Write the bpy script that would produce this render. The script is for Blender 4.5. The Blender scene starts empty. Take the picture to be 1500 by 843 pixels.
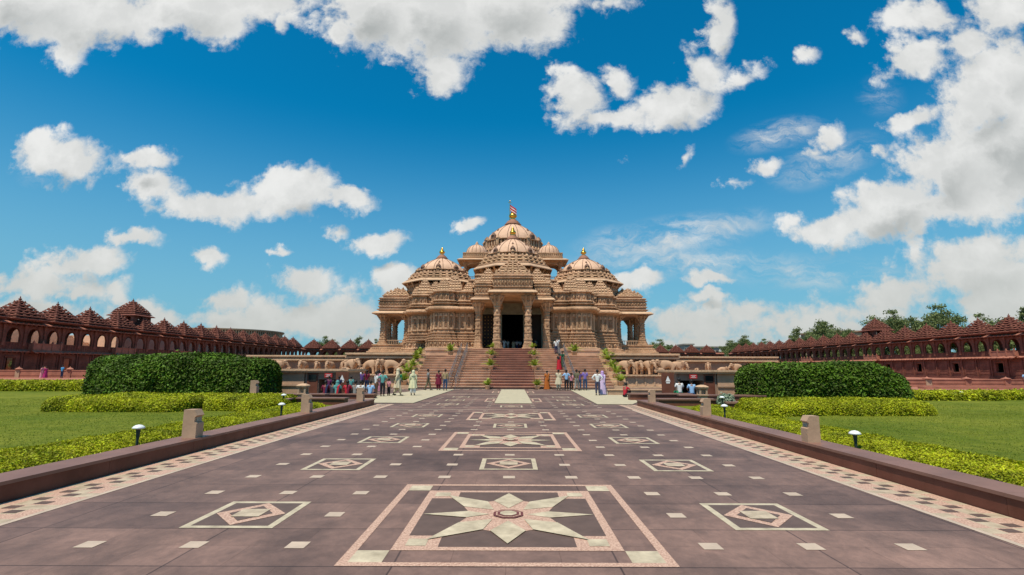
import bpy, math, random
import numpy as np
from mathutils import Vector, Matrix
random.seed(7); RNG = np.random.default_rng(7)
PI = math.pi; R = math.radians
sc = bpy.context.scene
COL = sc.collection

# ------------------------------------------------------------------ helpers
class MB:
    """collects geometry for ONE mesh object"""
    def __init__(s):
        s.v = []; s.f = []; s.mi = []; s.sm = []; s.m = 0; s.M = None
    def add(s, vs, fs, smooth=False):
        b = len(s.v)
        if s.M is not None:
            vs = [tuple(s.M @ Vector(p)) for p in vs]
        s.v.extend([tuple(p) for p in vs])
        for f in fs:
            s.f.append(tuple(i + b for i in f)); s.mi.append(s.m); s.sm.append(smooth)
    def box(s, x0, x1, y0, y1, z0, z1):
        s.add([(x0,y0,z0),(x1,y0,z0),(x1,y1,z0),(x0,y1,z0),(x0,y0,z1),(x1,y0,z1),(x1,y1,z1),(x0,y1,z1)],
              [(3,2,1,0),(4,5,6,7),(0,1,5,4),(1,2,6,5),(2,3,7,6),(3,0,4,7)])
    def loft(s, rings, cap0=True, cap1=True, smooth=False):
        n = len(rings[0]); vs = [p for r in rings for p in r]; fs = []
        for k in range(len(rings)-1):
            a = k*n; b = a+n
            for i in range(n):
                j = (i+1) % n
                fs.append((a+i, a+j, b+j, b+i))
        s.add(vs, fs, smooth)
        if cap0: s.add(rings[0], [tuple(range(n))[::-1]])
        if cap1: s.add(rings[-1], [tuple(range(n))])
    def lathe(s, cx, cy, prof, n=24, smooth=True, rot=0.0, cap0=False, cap1=True):
        s.loft([[(cx+r*math.cos(rot+2*PI*i/n), cy+r*math.sin(rot+2*PI*i/n), z) for i in range(n)] for r, z in prof], cap0, cap1, smooth)
    def stack(s, poly, prof, cap0=False, cap1=True):
        s.loft([[(x, y, z) for x, y in offset(poly, o)] for z, o in prof], cap0, cap1)
    def tube(s, p0, p1, r0, r1=None, n=8, smooth=True):
        r1 = r0 if r1 is None else r1
        p0 = Vector(p0); p1 = Vector(p1); d = (p1-p0).normalized()
        a = d.orthogonal().normalized(); b = d.cross(a)
        s.loft([[tuple(p + (a*math.cos(2*PI*i/n) + b*math.sin(2*PI*i/n))*r) for i in range(n)] for p, r in ((p0, r0), (p1, r1))], True, True, smooth)
    def ball(s, c, rx, ry=None, rz=None, n=12, m=8):
        ry = rx if ry is None else ry; rz = rx if rz is None else rz
        rings = []
        for k in range(m+1):
            t = -PI/2 + PI*k/m; r = max(math.cos(t), .001)
            rings.append([(c[0]+rx*r*math.cos(2*PI*i/n), c[1]+ry*r*math.sin(2*PI*i/n), c[2]+rz*math.sin(t)) for i in range(n)])
        s.loft(rings, False, False, True)
    def build(s, name, mats, parent=None, loc=None, rz=None):
        me = bpy.data.meshes.new(name)
        me.from_pydata(s.v, [], s.f); me.update()
        if not isinstance(mats, (list, tuple)): mats = [mats]
        for m in mats: me.materials.append(m)
        me.polygons.foreach_set('material_index', s.mi)
        me.polygons.foreach_set('use_smooth', s.sm)
        o = bpy.data.objects.new(name, me); COL.objects.link(o)
        if parent: o.parent = parent
        if loc: o.location = loc
        if rz is not None: o.rotation_euler[2] = rz
        return o

def offset(poly, d):
    if abs(d) < 1e-6: return list(poly)
    n = len(poly); out = []
    for i in range(n):
        p0 = Vector(poly[i-1]); p1 = Vector(poly[i]); p2 = Vector(poly[(i+1) % n])
        a = (p1-p0).normalized(); b = (p2-p1).normalized()
        na = Vector((a.y, -a.x)); nb = Vector((b.y, -b.x))
        k = na + nb; l = k.length
        if l < 1e-5: out.append(tuple(p1 + na*d)); continue
        k /= l; c = max(k.dot(na), .3)
        out.append(tuple(p1 + k*(d/c)))
    return out
def rect(x0, x1, y0, y1): return [(x0,y0),(x1,y0),(x1,y1),(x0,y1)]
def ngon(cx, cy, r, n=8): return [(cx+r*math.cos(2*PI*(i+.5)/n), cy+r*math.sin(2*PI*(i+.5)/n)) for i in range(n)]

def tag(o, label=None, cat=None, group=None, kind=None):
    if label: o['label'] = label
    if cat: o['category'] = cat
    if group: o['group'] = group
    if kind: o['kind'] = kind
    return o
def empty(name, loc=(0,0,0), rz=0, label=None, cat=None, group=None):
    o = bpy.data.objects.new(name, None); COL.objects.link(o)
    o.location = loc; o.rotation_euler[2] = rz; o.empty_display_size = .3
    return tag(o, label, cat, group)
KIDS = {}
def copy_tree(o, parent=None):
    c = o.copy(); COL.objects.link(c)
    if parent: c.parent = parent
    for ch in list(o.children): copy_tree(ch, c)
    return c
def place(o, loc, rz=None, label=None, scale=None):
    o.location = loc
    if rz is not None: o.rotation_euler[2] = rz
    if label: o['label'] = label
    if scale: o.scale = scale if isinstance(scale, tuple) else (scale,)*3
    return o

# ------------------------------------------------------------------ materials
def mat(name, base, rough=.8, var=.12, scale=1.0, bump=.0, bscale=4.0, metal=0, kind='noise', tint=None, bdist=.02, island=0, spec=.3, trans=0):
    m = bpy.data.materials.new(name); m.use_nodes = True
    nt = m.node_tree; N = nt.nodes; L = nt.links; N.clear()
    out = N.new('ShaderNodeOutputMaterial'); p = N.new('ShaderNodeBsdfPrincipled'); L.new(p.outputs[0], out.inputs[0])
    p.inputs['Roughness'].default_value = rough; p.inputs['Metallic'].default_value = metal
    p.inputs['Specular IOR Level'].default_value = spec
    co = N.new('ShaderNodeTexCoord')
    c = None
    if var > 0:
        n1 = N.new('ShaderNodeTexNoise'); n1.inputs['Scale'].default_value = scale; n1.inputs['Detail'].default_value = 8; n1.inputs['Roughness'].default_value = .62
        L.new(co.outputs['Object'], n1.inputs['Vector'])
        rp = N.new('ShaderNodeValToRGB'); e = rp.color_ramp.elements
        t = tint or base
        e[0].position = .3; e[1].position = .72
        e[0].color = (*[max(0, b*(1-var)) for b in base], 1); e[1].color = (*[min(1, b*(1+var)) for b in t], 1)
        L.new(n1.outputs['Fac'], rp.inputs[0]); c = rp.outputs[0]
    if island > 0:
        g = N.new('ShaderNodeNewGeometry'); mr = N.new('ShaderNodeMapRange')
        mr.inputs['To Min'].default_value = 1-island; mr.inputs['To Max'].default_value = 1+island
        L.new(g.outputs['Random Per Island'], mr.inputs['Value'])
        hs = N.new('ShaderNodeHueSaturation'); L.new(mr.outputs[0], hs.inputs['Value'])
        mh = N.new('ShaderNodeMapRange'); mh.inputs['To Min'].default_value = .5-.035*min(island,.5); mh.inputs['To Max'].default_value = .5+.035*min(island,.5)
        L.new(g.outputs['Random Per Island'], mh.inputs['Value']); L.new(mh.outputs[0], hs.inputs['Hue'])
        if c: L.new(c, hs.inputs['Color'])
        else: hs.inputs['Color'].default_value = (*base, 1)
        c = hs.outputs[0]
    if c: L.new(c, p.inputs['Base Color'])
    else: p.inputs['Base Color'].default_value = (*base, 1)
    if bump > 0:
        b = N.new('ShaderNodeBump'); b.inputs['Strength'].default_value = bump; b.inputs['Distance'].default_value = bdist
        if kind == 'carve':
            v = N.new('ShaderNodeTexVoronoi'); v.inputs['Scale'].default_value = bscale; L.new(co.outputs['Object'], v.inputs['Vector'])
            n2 = N.new('ShaderNodeTexNoise'); n2.inputs['Scale'].default_value = bscale*1.7; n2.inputs['Detail'].default_value = 5; L.new(co.outputs['Object'], n2.inputs['Vector'])
            ad = N.new('ShaderNodeMath'); ad.operation = 'ADD'; L.new(v.outputs['Distance'], ad.inputs[0]); L.new(n2.outputs['Fac'], ad.inputs[1])
            L.new(ad.outputs[0], b.inputs['Height'])
        else:
            n2 = N.new('ShaderNodeTexNoise'); n2.inputs['Scale'].default_value = bscale; n2.inputs['Detail'].default_value = 6; L.new(co.outputs['Object'], n2.inputs['Vector'])
            L.new(n2.outputs['Fac'], b.inputs['Height'])
        L.new(b.outputs[0], p.inputs['Normal'])
    if trans > 0:
        tr = N.new('ShaderNodeBsdfTranslucent')
        if c: L.new(c, tr.inputs['Color'])
        else: tr.inputs['Color'].default_value = (*base, 1)
        mx = N.new('ShaderNodeMixShader'); mx.inputs[0].default_value = trans
        L.new(p.outputs[0], mx.inputs[1]); L.new(tr.outputs[0], mx.inputs[2]); L.new(mx.outputs[0], out.inputs[0])
    return m

M = {}
M['temple'] = mat('pink_sandstone', (.39,.232,.130), .85, .3, .5, .6, 5.0, kind='carve', tint=(.49,.30,.18), bdist=.07, island=.13)
M['temple_smooth'] = mat('pale_pink_sandstone', (.62,.39,.25), .8, .12, 1.2, .25, 8, tint=(.66,.42,.29), bdist=.03)
M['temple_pale'] = mat('buff_sandstone_trim', (.55,.355,.22), .85, .18, .8, .35, 6, kind='carve', bdist=.04, island=.10)  # buff trim stone; on temple mouldings and eaves its paleness paints lit lips
M['elephant'] = mat('carved_buff_stone', (.48,.295,.18), .8, .2, 1.6, .4, 6, bdist=.03)
M['rib'] = mat('dark_sandstone_rib', (.20,.115,.08), .85, .1)
M['red'] = mat('red_sandstone', (.155,.050,.031), .85, .35, .8, .5, 4.5, kind='carve', tint=(.205,.075,.05), bdist=.06, island=.12)
M['red_mid'] = mat('red_sandstone_lit_lip', (.185,.062,.043), .85, .25, 1.1, .3, 6, bdist=.04)  # lighter tone paints light catching the roof tier edges
M['red_light'] = mat('pale_sunlit_red_sandstone', (.36,.145,.095), .85, .25, 1.1, .3, 6, bdist=.04)  # paler red paints sunlight onto eaves and balconies; plain stone on walks
M['step'] = mat('reddish_step_stone', (.47,.28,.18), .75, .25, .7, .2, 8, tint=(.56,.35,.235))
M['step2'] = mat('dark_red_step_stone', (.37,.18,.12), .75, .25, .7, .2, 8)
M['gold'] = mat('gilded_metal', (.80,.47,.08), .28, 0, metal=1)
M['dark'] = mat('interior_shade_black', (.012,.009,.008), .9, 0)  # near-black colour paints the shade deep inside the hall
M['door'] = mat('dark_wood_door', (.035,.02,.013), .6, .2, 3)
M['frame'] = mat('grey_green_carved_stone', (.36,.34,.26), .8, .25, 2.0, .8, 6, kind='carve', bdist=.08)
M['flag_red'] = mat('red_flag_cloth', (.55,.03,.03), .8, 0); M['flag_white'] = mat('white_flag_cloth', (.8,.78,.75), .8, 0)
M['steel'] = mat('brushed_steel', (.45,.42,.40), .35, 0, metal=.9)
M['kerb'] = mat('brown_polished_sandstone', (.135,.046,.027), .5, .25, 1.3, .12, 10, tint=(.16,.062,.040), spec=.2, island=.14)
M['kerb_top'] = mat('mauve_coping_stone', (.225,.115,.082), .5, .25, 1.1, .1, 10, spec=.4, island=.12)
M['buff'] = mat('buff_sandstone_block', (.40,.26,.17), .8, .14, 2.2, .2, 14, tint=(.44,.29,.19))
M['buff_dark'] = mat('darker_buff_wall', (.30,.20,.145), .8, .2, 1.2, .25, 8)  # darker buff for plinth back walls, kiosk walls and terrace
M['white_metal'] = mat('white_enamel', (.72,.74,.72), .4, 0); M['green_metal'] = mat('dark_green_post', (.03,.045,.035), .5, 0)
M['cream_inlay'] = mat('cream_marble_inlay', (.42,.32,.21), .5, .22, 5, tint=(.50,.40,.28))
M['green_inlay'] = mat('pale_green_marble_inlay', (.44,.355,.235), .5, .24, 4, tint=(.55,.46,.32))
M['pink_inlay'] = mat('pink_granite_inlay', (.46,.23,.165), .55, .35, 45, tint=(.54,.37,.27))
M['dark_inlay'] = mat('dark_grey_inlay', (.12,.076,.060), .6, .2, 4)
M['red_inlay'] = mat('oxblood_inlay', (.15,.045,.04), .5, .1, 4)
M['carpet'] = mat('pale_walking_mat', (.45,.39,.265), .9, .12, 2.5, .2, 20)
M['white_stone'] = mat('white_stone_strip', (.50,.385,.29), .6, .16, 3)
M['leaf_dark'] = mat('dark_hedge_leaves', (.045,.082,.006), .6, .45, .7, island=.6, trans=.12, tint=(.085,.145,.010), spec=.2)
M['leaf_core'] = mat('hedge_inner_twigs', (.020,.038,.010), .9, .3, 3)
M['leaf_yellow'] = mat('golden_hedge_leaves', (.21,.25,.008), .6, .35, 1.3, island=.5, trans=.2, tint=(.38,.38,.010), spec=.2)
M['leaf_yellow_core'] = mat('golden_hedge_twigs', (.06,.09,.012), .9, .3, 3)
M['leaf_tree'] = mat('tree_leaves', (.155,.19,.065), .6, .35, .25, island=.4, trans=.4, tint=(.21,.25,.09))
M['leaf_palm'] = mat('palm_fronds', (.30,.36,.035), .5, .3, 1.5, island=.35, trans=.25)
M['bark'] = mat('grey_brown_bark', (.10,.075,.055), .9, .25, 4, .4, 14)
M['concrete'] = mat('pale_concrete', (.32,.29,.25), .9, .12, .3)
M['theatre'] = mat('tan_stone_cladding', (.36,.24,.15), .85, .15, .3)
M['sign_red'] = mat('red_sign_enamel', (.45,.035,.035), .5, 0); M['sign_white'] = mat('white_sign_paint', (.8,.78,.74), .5, 0)
M['glassdark'] = mat('dark_glass', (.02,.02,.02), .15, 0, spec=.6)
M['skin'] = mat('brown_skin', (.22,.115,.07), .6, 0); M['hair'] = mat('black_hair', (.012,.01,.009), .5, 0)
def cloth(name, c, **k):
    if name not in M: M[name] = mat(name, c, .85, .1, 6, **k)
    return M[name]

# paving: joints, slab tones and worn blotches
def paving_material():
    m = bpy.data.materials.new('brown_stone_paving'); m.use_nodes = True
    nt = m.node_tree; N = nt.nodes; L = nt.links
    p = N['Principled BSDF']
    co = N.new('ShaderNodeTexCoord')
    mp = N.new('ShaderNodeMapping'); mp.inputs['Location'].default_value = (.57+1.05*.5, -5.67+.565, 0)
    L.new(co.outputs['Object'], mp.inputs[0])
    br = N.new('ShaderNodeTexBrick'); br.offset = 0; br.squash = 1
    br.inputs['Color1'].default_value = (.222,.141,.113,1); br.inputs['Color2'].default_value = (.146,.095,.080,1)
    br.inputs['Mortar'].default_value = (.085,.056,.050,1); br.inputs['Scale'].default_value = 1
    br.inputs['Mortar Size'].default_value = .013; br.inputs['Mortar Smooth'].default_value = .6; br.inputs['Bias'].default_value = 0
    br.inputs['Brick Width'].default_value = 2.1; br.inputs['Row Height'].default_value = 1.13
    # uneven joints
    nz = N.new('ShaderNodeTexNoise'); nz.inputs['Scale'].default_value = 1.4; nz.inputs['Detail'].default_value = 3
    L.new(co.outputs['Object'], nz.inputs['Vector'])
    vm = N.new('ShaderNodeVectorMath'); vm.operation = 'MULTIPLY_ADD'; vm.inputs[1].default_value = (.02,.02,0)
    L.new(nz.outputs['Color'], vm.inputs[0]); L.new(mp.outputs[0], vm.inputs[2]); L.new(vm.outputs[0], br.inputs['Vector'])
    cur = br.outputs['Color']
    for sc_, lo, hi, c0, c1, str_ in ((.35,.35,.7,(.66,.66,.68,1),(1.30,1.24,1.20,1),1.0),(1.6,.35,.7,(.74,.74,.75,1),(1.24,1.20,1.18,1),1.0),(11,.3,.75,(.82,.82,.82,1),(1.16,1.16,1.16,1),1.0)):
        n = N.new('ShaderNodeTexNoise'); n.inputs['Scale'].default_value = sc_; n.inputs['Detail'].default_value = 9; n.inputs['Roughness'].default_value = .68; n.inputs['Distortion'].default_value = .6
        mpp = N.new('ShaderNodeMapping'); mpp.inputs['Scale'].default_value = (1, .7 if sc_ > 1 else 1.4, 1); mpp.inputs['Location'].default_value = (sc_*3, 1, 0)
        L.new(co.outputs['Object'], mpp.inputs[0]); L.new(mpp.outputs[0], n.inputs['Vector'])
        r = N.new('ShaderNodeValToRGB'); r.color_ramp.elements[0].position = lo; r.color_ramp.elements[1].position = hi
        r.color_ramp.elements[0].color = c0; r.color_ramp.elements[1].color = c1
        L.new(n.outputs['Fac'], r.inputs[0])
        mx = N.new('ShaderNodeMix'); mx.data_type = 'RGBA'; mx.blend_type = 'MULTIPLY'; mx.inputs[0].default_value = str_
        L.new(cur, mx.inputs['A']); L.new(r.outputs[0], mx.inputs['B']); cur = mx.outputs['Result']
        last = n
    L.new(cur, p.inputs['Base Color'])
    b2 = N.new('ShaderNodeTexBrick'); b2.offset = .5; b2.squash = 1
    b2.inputs['Color1'].default_value = (1.08,1.08,1.08,1); b2.inputs['Color2'].default_value = (.90,.90,.90,1); b2.inputs['Mortar'].default_value = (.72,.70,.68,1)
    b2.inputs['Scale'].default_value = 1; b2.inputs['Mortar Size'].default_value = .006; b2.inputs['Mortar Smooth'].default_value = .5; b2.inputs['Brick Width'].default_value = 1.05; b2.inputs['Row Height'].default_value = .565
    L.new(vm.outputs[0], b2.inputs['Vector'])
    mx = N.new('ShaderNodeMix'); mx.data_type = 'RGBA'; mx.blend_type = 'MULTIPLY'; mx.inputs[0].default_value = .75
    L.new(cur, mx.inputs['A']); L.new(b2.outputs['Color'], mx.inputs['B']); cur = mx.outputs['Result']
    L.new(cur, p.inputs['Base Color'])
    rr = N.new('ShaderNodeMapRange'); rr.inputs['To Min'].default_value = .5; rr.inputs['To Max'].default_value = .75; p.inputs['Specular IOR Level'].default_value = .25
    L.new(last.outputs['Fac'], rr.inputs['Value']); L.new(rr.outputs[0], p.inputs['Roughness'])
    b = N.new('ShaderNodeBump'); b.inputs['Strength'].default_value = .25; b.inputs['Distance'].default_value = .01
    L.new(last.outputs['Fac'], b.inputs['Height']); L.new(b.outputs[0], p.inputs['Normal'])
    return m
M['paving'] = paving_material()

def lawn_material():
    m = bpy.data.materials.new('mown_lawn'); m.use_nodes = True
    nt = m.node_tree; N = nt.nodes; L = nt.links; p = N['Principled BSDF']
    co = N.new('ShaderNodeTexCoord')
    cur = None
    for sc_, c0, c1 in ((.22,(.085,.125,.010,1),(.205,.215,.026,1)),(3.0,(.7,.75,.7,1),(1.25,1.2,1.2,1)),(28,(.6,.65,.6,1),(1.4,1.35,1.3,1))):
        n = N.new('ShaderNodeTexNoise'); n.inputs['Scale'].default_value = sc_; n.inputs['Detail'].default_value = 8; n.inputs['Roughness'].default_value = .7
        L.new(co.outputs['Object'], n.inputs['Vector'])
        r = N.new('ShaderNodeValToRGB'); r.color_ramp.elements[0].position = .33; r.color_ramp.elements[1].position = .68
        r.color_ramp.elements[0].color = c0; r.color_ramp.elements[1].color = c1; L.new(n.outputs['Fac'], r.inputs[0])
        if cur is None: cur = r.outputs[0]
        else:
            mx = N.new('ShaderNodeMix'); mx.data_type = 'RGBA'; mx.blend_type = 'MULTIPLY'; mx.inputs[0].default_value = 1
            L.new(cur, mx.inputs['A']); L.new(r.outputs[0], mx.inputs['B']); cur = mx.outputs['Result']
    L.new(cur, p.inputs['Base Color']); p.inputs['Roughness'].default_value = .9; p.inputs['Specular IOR Level'].default_value = .1
    b = N.new('ShaderNodeBump'); b.inputs['Strength'].default_value = .8; b.inputs['Distance'].default_value = .04
    L.new(n.outputs['Fac'], b.inputs['Height']); L.new(b.outputs[0], p.inputs['Normal'])
    return m
M['lawn'] = lawn_material()
M['blade'] = mat('grass_blades', (.19,.235,.018), .7, .3, .4, island=.25, trans=.4, tint=(.25,.29,.03))
M['earth'] = mat('dry_ground', (.16,.12,.085), .95, .25, .05)

# ------------------------------------------------------------------ camera, light
cam = bpy.data.cameras.new('camera'); co_ = bpy.data.objects.new('camera', cam); COL.objects.link(co_)
F = 760.0; TH = math.atan(118.5/F)
cam.sensor_width = 36; cam.lens = 36*F/1500; cam.clip_end = 6000; cam.clip_start = .05
co_.matrix_world = Matrix.Translation((0,0,1.8)) @ Matrix.Rotation(R(0.0), 4, 'Z') @ Matrix.Rotation(PI/2 + TH, 4, 'X') @ Matrix.Rotation(R(.18), 4, 'Z')
cam.shift_x = -1/1500
sc.camera = co_
SUN_EL, SUN_AZ = R(66), R(212)      # azimuth measured clockwise from +Y : sun behind the camera, to its left
sd = Vector((math.sin(SUN_AZ)*math.cos(SUN_EL), math.cos(SUN_AZ)*math.cos(SUN_EL), math.sin(SUN_EL)))
sun = bpy.data.lights.new('sun', 'SUN'); so = bpy.data.objects.new('sun', sun); COL.objects.link(so)
sun.energy = 5.0; sun.angle = R(.5); sun.color = (1, .91, .76)
so.rotation_euler = sd.to_track_quat('Z', 'Y').to_euler()
sc.view_settings.view_transform = 'Standard'; sc.view_settings.look = 'None'; sc.view_settings.exposure = 0; sc.view_settings.gamma = 1

# ------------------------------------------------------------------ sky with clouds (all in world directions)
W = bpy.data.worlds.new('World'); sc.world = W; W.use_nodes = True
nt = W.node_tree; N = nt.nodes; L = nt.links; N.clear()
wo = N.new('ShaderNodeOutputWorld')
sky = N.new('ShaderNodeTexSky'); sky.sky_type = 'NISHITA'; sky.sun_disc = False; sky.sun_elevation = SUN_EL; sky.sun_rotation = SUN_AZ
sky.air_density = 1.0; sky.dust_density = .3; sky.ozone_density = 3.0
hs = N.new('ShaderNodeMix'); hs.data_type = 'RGBA'; hs.blend_type = 'MULTIPLY'; hs.inputs[0].default_value = 1; hs.inputs['B'].default_value = (.015,1.0,1.28,1)
L.new(sky.outputs[0], hs.inputs['A'])
def VM(op, a=None, b=None, c=None):
    n = N.new('ShaderNodeVectorMath'); n.operation = op
    for i, x in enumerate((a, b, c)):
        if x is None: continue
        if isinstance(x, tuple): n.inputs[i].default_value = x
        else: L.new(x, n.inputs[i])
    return n
def MA(op, a, b=None, c=None, clamp=False):
    n = N.new('ShaderNodeMath'); n.operation = op; n.use_clamp = clamp
    for i, x in enumerate((a, b, c)):
        if x is None: continue
        if isinstance(x, (int, float)): n.inputs[i].default_value = x
        else: L.new(x, n.inputs[i])
    return n.outputs[0]
def MR(v, a, b, c=0.0, d=1.0, smooth=True):
    n = N.new('ShaderNodeMapRange'); n.interpolation_type = 'SMOOTHSTEP' if smooth else 'LINEAR'
    L.new(v, n.inputs['Value'])
    for k, x in zip(('From Min','From Max','To Min','To Max'), (a,b,c,d)): n.inputs[k].default_value = x
    return n.outputs[0]
tc = N.new('ShaderNodeTexCoord'); sp = N.new('ShaderNodeSeparateXYZ'); L.new(tc.outputs['Generated'], sp.inputs[0])
yy = MA('MAXIMUM', sp.outputs['Y'], .08)
cb = N.new('ShaderNodeCombineXYZ'); L.new(MA('DIVIDE', sp.outputs['X'], yy), cb.inputs[0]); L.new(MA('DIVIDE', sp.outputs['Z'], yy), cb.inputs[1])
pq = cb.outputs[0]
# warp for ragged edges
w1 = N.new('ShaderNodeTexNoise'); w1.inputs['Scale'].default_value = 9; w1.inputs['Detail'].default_value = 8; w1.inputs['Roughness'].default_value = .6; L.new(pq, w1.inputs['Vector'])
wv = VM('SUBTRACT', w1.outputs['Color'], (.5,.5,.5)); wv = VM('MULTIPLY_ADD', wv.outputs[0], (.11,.10,0), pq)
wpq = wv.outputs[0]
# (horizontal tangent, elevation tangent, half sizes, tilt, strength)
CLOUDS = [
 (-1.146,.820,.19,.10,0,1),(-.98,.80,.19,.085,0,1),(-1.2,.87,.2,.12,0,1),(-.97,.71,.07,.04,-10,.55),(-.72,.80,.13,.075,0,1),(-.63,.76,.07,.04,-20,.8),(-.53,.80,.12,.05,0,.9),(-.51,.755,.03,.045,10,.6),
 (-.30,.80,.15,.10,0,1),(-.17,.77,.14,.11,-15,1),(-.165,.665,.06,.06,-20,.95),(-.03,.79,.18,.09,8,1),(.06,.76,.10,.06,15,1),(-.37,.75,.05,.075,0,.9),(.17,.83,.09,.04,0,.8),
]
def pxl(u, v, rx, ry, a=0, k=1.0):
    # star-chart style entry: tangent of bearing and of height for a sight line of the photo's 18 mm lens
    x = u-751; y = 421.5-v
    r = Vector((x, F*math.cos(TH)-y*math.sin(TH), F*math.sin(TH)+y*math.cos(TH)))
    s = 1/r.y
    return (r.x*s, r.z*s, rx*s, ry*s*1.12, a, k)
CLOUDS = [pxl(*t) for t in [
 (40,5,150,52,0,1.05),(150,25,120,46,0,1),(290,12,110,42,0,1),(95,75,45,22,-30,.62),(215,55,60,18,0,.6),(385,2,90,28,0,.9),(335,42,32,24,-30,.8),(412,28,16,24,0,.7),
 (545,15,80,62,0,1.05),(640,25,100,75,0,1.1),(640,110,46,30,0,.95),(740,10,120,62,8,1.05),(790,45,60,32,15,.95),(880,2,60,16,0,.7),(500,50,24,36,0,.75),
 (845,145,48,34,20,1.0),(905,118,26,26,40,.8),(905,172,70,16,5,.85),(990,152,66,30,12,1.0),(1024,110,40,38,45,.95),(1052,42,24,46,-10,1.0),(1085,118,50,14,25,.62),
 (1186,77,18,13,30,.75),(1252,50,24,16,-45,.72),
 (1335,88,62,24,18,1),(1410,62,62,30,28,1),(1370,22,80,32,0,.85),(1460,15,80,34,0,1),
 (1440,150,90,60,40,1.05),(1500,220,110,90,0,1.2),(1400,240,120,58,25,1.1),(1300,295,110,36,20,1.05),(1215,330,66,20,10,1),(1340,165,52,18,28,.9),(1490,90,60,50,0,1),(1390,300,130,34,5,1),
 (1420,385,150,44,14,.95),(1320,420,120,36,22,.85),(1500,440,150,60,0,1),(1240,450,120,22,5,.6),
 (1215,205,34,20,40,.85),(1185,228,40,14,20,.7),(1118,244,42,12,0,.75),(1090,268,22,12,0,.6),(1003,232,22,12,35,.62),(930,228,26,8,20,.55),(1290,225,30,14,20,.7),
 (1036,411,42,12,0,1),(940,408,46,13,4,.9),(1038,437,46,9,0,.75),
 (92,233,84,32,-3,1.05),(215,235,46,16,0,.95),(225,272,56,24,-8,.95),(320,300,100,26,0,1.05),(435,278,58,36,5,1.1),(500,294,54,18,0,1),(330,265,30,12,0,.55),
 (195,353,46,16,0,1),(130,386,62,24,0,1.05),(305,372,32,13,0,.95),(490,336,26,11,0,.8),(560,352,46,16,0,.95),(692,326,20,12,15,.9),(415,371,18,7,0,.7),
 (440,411,54,23,8,1.05),(588,418,34,24,35,1),(40,420,120,22,-4,.95),(110,435,80,16,0,.8),(330,440,62,18,0,.85),(400,470,150,34,0,.85),(500,468,90,40,0,.95),(20,250,34,22,0,.5),
 (1010,475,110,24,0,.85),(1100,460,140,26,0,.75),(1220,480,160,26,0,.8),(200,470,130,24,0,.75),(60,470,120,30,0,.8),(300,500,160,22,0,.8),(1000,500,200,20,0,.8),(1200,510,200,20,0,.8),
]]
def field(vec, items):
    acc = None
    for (cx, cz, rx, rz_, a, k) in items:
        mp = N.new('ShaderNodeMapping'); mp.vector_type = 'TEXTURE'
        mp.inputs['Location'].default_value = (cx, cz, 0); mp.inputs['Rotation'].default_value = (0,0,R(a)); mp.inputs['Scale'].default_value = (rx, rz_, 1)
        # each blob waits for the one before it, which keeps the shader's working memory small
        L.new(vec if acc is None else VM('MULTIPLY_ADD', acc, (1e-9,1e-9,1e-9), vec).outputs[0], mp.inputs[0])
        ln = VM('LENGTH', mp.outputs[0]).outputs['Value']
        d = MA('MULTIPLY_ADD', ln, -k*.62, k)     # 1 at the centre, .38k on the rim
        acc = d if acc is None else MA('SMOOTH_MAX', acc, d, .16)
    return acc
dens = field(wpq, CLOUDS)
n2 = N.new('ShaderNodeTexNoise'); n2.inputs['Scale'].default_value = 9; n2.inputs['Detail'].default_value = 12; n2.inputs['Roughness'].default_value = .6; n2.inputs['Distortion'].default_value = .0; L.new(pq, n2.inputs['Vector'])
fb = MA('SUBTRACT', n2.outputs['Fac'], .5)
nf = N.new('ShaderNodeTexNoise'); nf.inputs['Scale'].default_value = 34; nf.inputs['Detail'].default_value = 6; nf.inputs['Roughness'].default_value = .65; L.new(wpq, nf.inputs['Vector'])
fb = MA('MULTIPLY_ADD', MA('SUBTRACT', nf.outputs['Fac'], .5), .30, fb)
dd = MA('MULTIPLY_ADD', fb, 1.75, dens)
alpha = MR(dd, .27, .66)
# thin high wisps
ws = field(pq, [pxl(*t) for t in [(1140,195,90,26,15,1),(990,345,190,34,10,1),(1000,385,260,30,0,.9),(940,355,90,26,-4,1.1),(1210,235,120,40,20,.9),(1200,400,220,40,0,.8),(1290,140,60,50,20,.7),(60,265,60,22,0,.7),(700,460,400,40,0,.6)]])
mw = N.new('ShaderNodeMapping'); mw.inputs['Scale'].default_value = (1.0,3.2,1); mw.inputs['Rotation'].default_value = (0,0,R(-12)); L.new(wpq, mw.inputs[0])
n3 = N.new('ShaderNodeTexNoise'); n3.inputs['Scale'].default_value = 7; n3.inputs['Detail'].default_value = 9; n3.inputs['Roughness'].default_value = .68; n3.inputs['Distortion'].default_value = .0; L.new(mw.outputs[0], n3.inputs['Vector'])
wa = MA('MULTIPLY', MR(n3.outputs['Fac'], .38, .72), MR(ws, .38, .85))
wa = MA('MULTIPLY', wa, .9)
alpha = MA('MAXIMUM', alpha, wa)
# the rest of the heavens (beside and behind): ordinary broken cloud
n4 = N.new('ShaderNodeTexNoise'); n4.inputs['Scale'].default_value = 2.2; n4.inputs['Detail'].default_value = 8; n4.inputs['Roughness'].default_value = .6; L.new(tc.outputs['Generated'], n4.inputs['Vector'])
rear = MR(n4.outputs['Fac'], .58, .70); fr = MR(sp.outputs['Y'], .18, .34)
mixa = N.new('ShaderNodeMix'); L.new(fr, mixa.inputs[0]); L.new(rear, mixa.inputs['A']); L.new(alpha, mixa.inputs['B']); alpha = mixa.outputs['Result']
# milky air low over the horizon
el = sp.outputs['Z']
haze = MR(el, .0, .46, .88, .0)
ca = MA('MULTIPLY', alpha, .97)
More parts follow.
